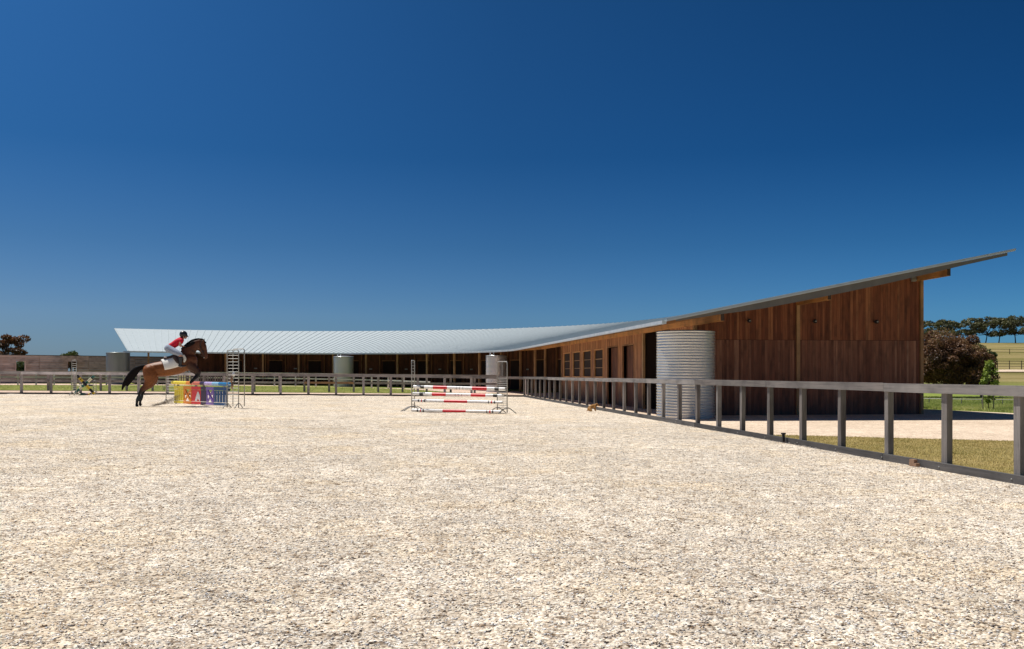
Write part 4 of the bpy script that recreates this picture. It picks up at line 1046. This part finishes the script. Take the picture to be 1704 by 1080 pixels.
# trees behind the left wall
def left_tree(px, Y, h, w, lb, name, n=16, leafm='leaf_rust', lo=.55):
    cl = []
    for _ in range(n):
        a = random.uniform(0, 6.28); s = math.sqrt(random.random())
        cl.append((w*s*math.cos(a), w*s*math.sin(a), h*random.uniform(lo, .93)-.12*h*s, random.uniform(.5, .9), random.uniform(.5, .9), random.uniform(.28, .5)))
    tree(name, at(px, Y), lb, 'tree', cl, [230]*n, .16, leafm, 'bark_dark', h*.5, .14, 'trees behind the timber wall')
left_tree(6, 112, 5.7, 2.5, 'rust-tinged tree rising above the left end of the timber wall', 'wattle_tree', 22)
left_tree(124, 112, 3.2, .85, 'low rusty tree top just showing above the timber wall', 'wattle_tree', 12)
left_tree(37, 100, 1.75, .55, 'dark bush seen through the left opening of the timber wall', 'bush', 9, 'leaf_dark', .3)
left_tree(119, 104, 2.9, .5, 'thin dark tree seen through the right opening of the timber wall', 'bush', 5, 'leaf_dark', .8)

# ------------------------------------------------------------------ paddock fences, hill track
def paddock_fence(name, pts, h, rails, label, sp=2.6, mat='bark_dark', pr=.05):
    o = thing(name, (*pts[len(pts)//2], float(gz(*pts[len(pts)//2]))), label, 'fence', None)
    allp = []
    for a, b_ in zip(pts[:-1], pts[1:]):
        n = max(1, round(math.dist(a, b_)/sp))
        for i in range(n): allp.append((a[0]+(b_[0]-a[0])*i/n, a[1]+(b_[1]-a[1])*i/n))
    allp.append(pts[-1])
    for x, y in allp:
        z = float(gz(x, y)); mb = MB(); mb.tube([(x, y, z-.1), (x, y, z+h)], [pr, pr*.9], 6); mb.build('post', M[mat], o)
    for rz_ in rails:
        mb = MB(); mb.tube([(x, y-.06, float(gz(x, y))+rz_) for x, y in allp], pr*.5, 5); mb.build('rail', M[mat], o)
def ray(px, Y): return ((px-852)/F*Y, Y)
paddock_fence('paddock_fence', [ray(1560, 99), ray(1640, 98.5), ray(1720, 97.5), ray(1790, 96.5)], .95, (.35, .62, .88), 'dark post and rail fence beside the pale track on the hillside', 1.25, pr=.04)
paddock_fence('paddock_fence', [ray(1600, 146), ray(1680, 144), ray(1790, 141)], .75, (.3, .66), 'faint dark fence crossing high on the golden hillside', 3.1, pr=.045)
paddock_fence('low_fence', [ray(1520, 45.5), ray(1600, 44), ray(1704, 42.5), ray(1760, 41.5)], .30, (.27,), 'knee-high single-rail fence in the green verge', .86, 'galv_dark', .022)
tp = []
for px in range(1500, 1900, 20): tp.append(ray(px, 93.5))
for px in range(1880, 1480, -20): tp.append(ray(px, 97.6))
poly_sheet('hill_track', tp, .05, M['drive'], 2.)

# ------------------------------------------------------------------ loose stuff: chips, grass blades, kicked-up gravel
def chips(n, place, smin, smax):
    x, y, z, k = place(n); n = len(x)
    q = rng.normal(size=(n, 4, 3)); q /= np.linalg.norm(q, axis=2, keepdims=True)
    q *= np.array([1., .75, .36])
    an = rng.uniform(0, 6.28, n); ca, sa = np.cos(an)[:, None], np.sin(an)[:, None]
    qx = q[..., 0]*ca-q[..., 1]*sa; qy = q[..., 0]*sa+q[..., 1]*ca
    s = (smin+(smax-smin)*rng.random(n)**2)[:, None]*k[:, None]
    V = np.stack([x[:, None]+qx*s, y[:, None]+qy*s, z[:, None]+q[..., 2]*s+s*.25], -1)
    idx = np.arange(n*4).reshape(n, 4)
    Fc = np.concatenate([idx[:, [0, 1, 2]], idx[:, [0, 3, 1]], idx[:, [0, 2, 3]], idx[:, [1, 3, 2]]])
    return V.reshape(-1, 3), Fc, n
pal = np.array([(.96, .93, .89), (.95, .89, .80), (.90, .80, .68), (.80, .68, .55), (.62, .50, .38), (.66, .42, .22), (.16, .11, .075)]); pw = np.array([.31, .25, .17, .08, .05, .03, .11])
def chip_cols(n): 
    c = pal[rng.choice(len(pal), n, p=pw)]*rng.uniform(.85, 1.08, (n, 1)); return np.repeat(np.concatenate([c, np.ones((n, 1))], 1), 4, 0)
M['chip'] = attr_col('pale_chips', .9, .1, spec=.05)
def place_arena(n):
    y = 3.6+(rng.random(n)**1.3)*24.; x = rng.uniform(-1, 1, n)*(.56*y+1.2)
    u, v = uv_of(x, y); k = u > .14; x, y = x[k], y[k]
    dens = vnoise(x, y, 1.3, 8)*.5+vnoise(x, y, 4., 9)*.4; k = rng.random(len(x)) < .5+.6*dens; x, y = x[k], y[k]
    return x, y, gz(x, y)+arena_bump(x, y)+.008, np.ones(len(x))
V, Fc, n = chips(560000, place_arena, .007, .019)
tag(raw_mesh('loose_chips', V, Fc, 3, M['chip'], Col=chip_cols(n)), 'loose pale chips strewn over the near part of the arena', 'gravel', kind='stuff')
def place_kick(n):
    t = rng.random(n)**.8; bx, by = HL[0]-.95, HL[1]-.25
    x = bx+.25+t*.95+rng.normal(0, .06, n); y = by+.1+t*.25+rng.normal(0, .10, n)
    z = float(gz(bx, by))+.02+t**1.5*.42*rng.random(n)**.35+np.abs(rng.normal(0, .03, n))
    return x, y, z, np.ones(n)
V, Fc, n = chips(4500, place_kick, .008, .024)
tag(raw_mesh('kicked_up_gravel', V, Fc, 3, M['chip'], Col=chip_cols(n)*np.array([.55, .48, .40, 1])), 'spray of gravel kicked up behind the horse', 'gravel', kind='stuff')  # chip colours darkened and browned so the spray looks shadowed
def blades(name, n, place, hmin, hmax, mat, label):
    x, y = place(n); n = len(x); z = gz(x, y)-.01
    h = rng.uniform(hmin, hmax, n); an = rng.uniform(0, 6.28, n); w = h*.10+.003; lx = rng.normal(0, .35, n)*h; ly = rng.normal(0, .35, n)*h
    V = np.stack([np.stack([x-np.cos(an)*w, y-np.sin(an)*w, z], -1), np.stack([x+np.cos(an)*w, y+np.sin(an)*w, z], -1), np.stack([x+lx, y+ly, z+h], -1)], 1).reshape(-1, 3)
    T = np.clip(.15+.55*vnoise(x, y, .6, 4)+.25*vnoise(x, y, 3., 5)+rng.normal(0, .16, n), 0, 1)
    tag(raw_mesh(name, V, np.arange(len(V)).reshape(-1, 3), 3, mat, np.repeat(T, 3)), label, 'grass', kind='stuff')
tri = np.array(lawn_tri)
def in_poly(x, y, P):
    c = np.zeros(len(x), bool); j = len(P)-1
    for i in range(len(P)):
        k = ((P[i][1] > y) != (P[j][1] > y)) & (x < (P[j][0]-P[i][0])*(y-P[i][1])/(P[j][1]-P[i][1]+1e-9)+P[i][0]); c ^= k; j = i
    return c
def pl_tri(n):
    y = rng.uniform(9, 23, n); x = rng.uniform(5, 15, n); k = in_poly(x+rng.normal(0, .10, n), y+rng.normal(0, .12, n), lawn_tri) & (uv_of(x, y)[0] < -.1); return x[k], y[k]
blades('verge_grass', 200000, pl_tri, .012, .034, M['grass_dry'], 'short dry grass growing on the verge beyond the side fence')
def pl_right(n):
    y = rng.uniform(31, 58, n); x = (rng.uniform(1520, 1760, n)-852)/F*y
    edge = 17.25+(38.6-y)*.33; k = x > edge+rng.normal(.1, .12, n); return x[k], y[k]
blades('paddock_grass_blades', 90000, pl_right, .04, .13, M['grass_green'], 'long green and straw grass along the far edge of the drive')
def pl_yard(n):
    u = rng.uniform(-.3, 40, n); v = VB+4.6+rng.random(n)*14; x, y = xy_of(u, v); k = in_poly(x, y, lawn_poly); return x[k], y[k]
blades('yard_grass', 40000, pl_yard, .03, .09, M['grass_green'], 'green lawn grass in the curved yard')

# ------------------------------------------------------------------ light, sky, camera
sun_dir = Vector((-.36, .23, 1.0)).normalized()
elev = math.asin(sun_dir.z); az = math.atan2(sun_dir.x, sun_dir.y)       # clockwise from +Y
sl = bpy.data.lights.new('sun', 'SUN'); sl.energy = 4.9; sl.angle = R_(.53); sl.color = (1, .962, .905)
so = bpy.data.objects.new('sun', sl); so.rotation_euler = sun_dir.to_track_quat('Z', 'Y').to_euler(); so.location = (0, 0, 60); col.objects.link(so)
w = bpy.data.worlds.new('World'); sc.world = w; w.use_nodes = True; nt = w.node_tree
bg = nt.nodes['Background']
sk = nt.nodes.new('ShaderNodeTexSky'); sk.sky_type = 'NISHITA'; sk.sun_disc = False; sk.sun_elevation = elev; sk.sun_rotation = az % (2*math.pi)
sk.air_density = 1.0; sk.dust_density = .3; sk.ozone_density = 3.0; sk.altitude = 0
# clear polarised air: deeper and bluer than the plain model, paler towards the left where the sun stands
tc = N(nt, 'ShaderNodeTexCoord'); sx = N(nt, 'ShaderNodeSeparateXYZ'); nt.links.new(tc.outputs['Generated'], sx.inputs[0])
rp = ramp(nt, [(0., (.27, .50, .93)), (.06, (.28, .50, .84)), (.13, (.18, .40, .66)), (.22, (.10, .325, .56)), (.36, (.125, .36, .56)), (.6, (.17, .32, .42)), (1., (.19, .30, .37))], sx.outputs[2])
xz = N(nt, 'ShaderNodeMath', operation='MULTIPLY'); nt.links.new(sx.outputs[0], xz.inputs[0]); nt.links.new(sx.outputs[2], xz.inputs[1])
m1 = N(nt, 'ShaderNodeMath', operation='MULTIPLY'); nt.links.new(xz.outputs[0], m1.inputs[0]); m1.inputs[1].default_value = -3.1
cl_ = N(nt, 'ShaderNodeClamp'); cl_.inputs['Min'].default_value = -.6; cl_.inputs['Max'].default_value = .6; nt.links.new(m1.outputs[0], cl_.inputs[0])
ex = N(nt, 'ShaderNodeMath', operation='EXPONENT'); nt.links.new(cl_.outputs[0], ex.inputs[0])
hs = nt.nodes.new('ShaderNodeHueSaturation'); hs.inputs['Saturation'].default_value = 1.15; nt.links.new(ex.outputs[0], hs.inputs['Value'])
nt.links.new(sk.outputs[0], hs.inputs['Color'])
ax2 = N(nt, 'ShaderNodeMath', operation='MULTIPLY_ADD'); nt.links.new(sx.outputs[0], ax2.inputs[0]); ax2.inputs[1].default_value = .5; ax2.inputs[2].default_value = .5
side = ramp(nt, [(.26, (.88, .71, .66)), (.5, (.72, .72, .72)), (.74, (.60, .88, .95))], ax2.outputs[0])
nt.links.new(mix(nt, mix(nt, hs.outputs[0], rp.outputs[0], 1., 'MULTIPLY'), side.outputs[0], 1., 'MULTIPLY'), bg.inputs[0]); bg.inputs[1].default_value = .104
cam = bpy.data.cameras.new('camera'); cam.sensor_width = 36; cam.lens = F/1704*36; cam.shift_y = 83/1704; cam.clip_start = .05; cam.clip_end = 4000
co = bpy.data.objects.new('camera', cam); co.location = (0, 0, CAM_H); co.rotation_euler = (R_(90), 0, 0); col.objects.link(co); sc.camera = co
sc.view_settings.view_transform = 'Standard'; sc.view_settings.look = 'None'; sc.view_settings.exposure = 0; sc.view_settings.gamma = 1

# true size
done = set()
for o in list(sc.objects):
    o.location = o.location*S_WORLD
    if o.type == 'MESH' and o.data.name not in done:
        done.add(o.data.name); o.data.transform(Matrix.Scale(S_WORLD, 4))
    for m in o.modifiers:
        if m.type == 'SOLIDIFY': m.thickness *= S_WORLD
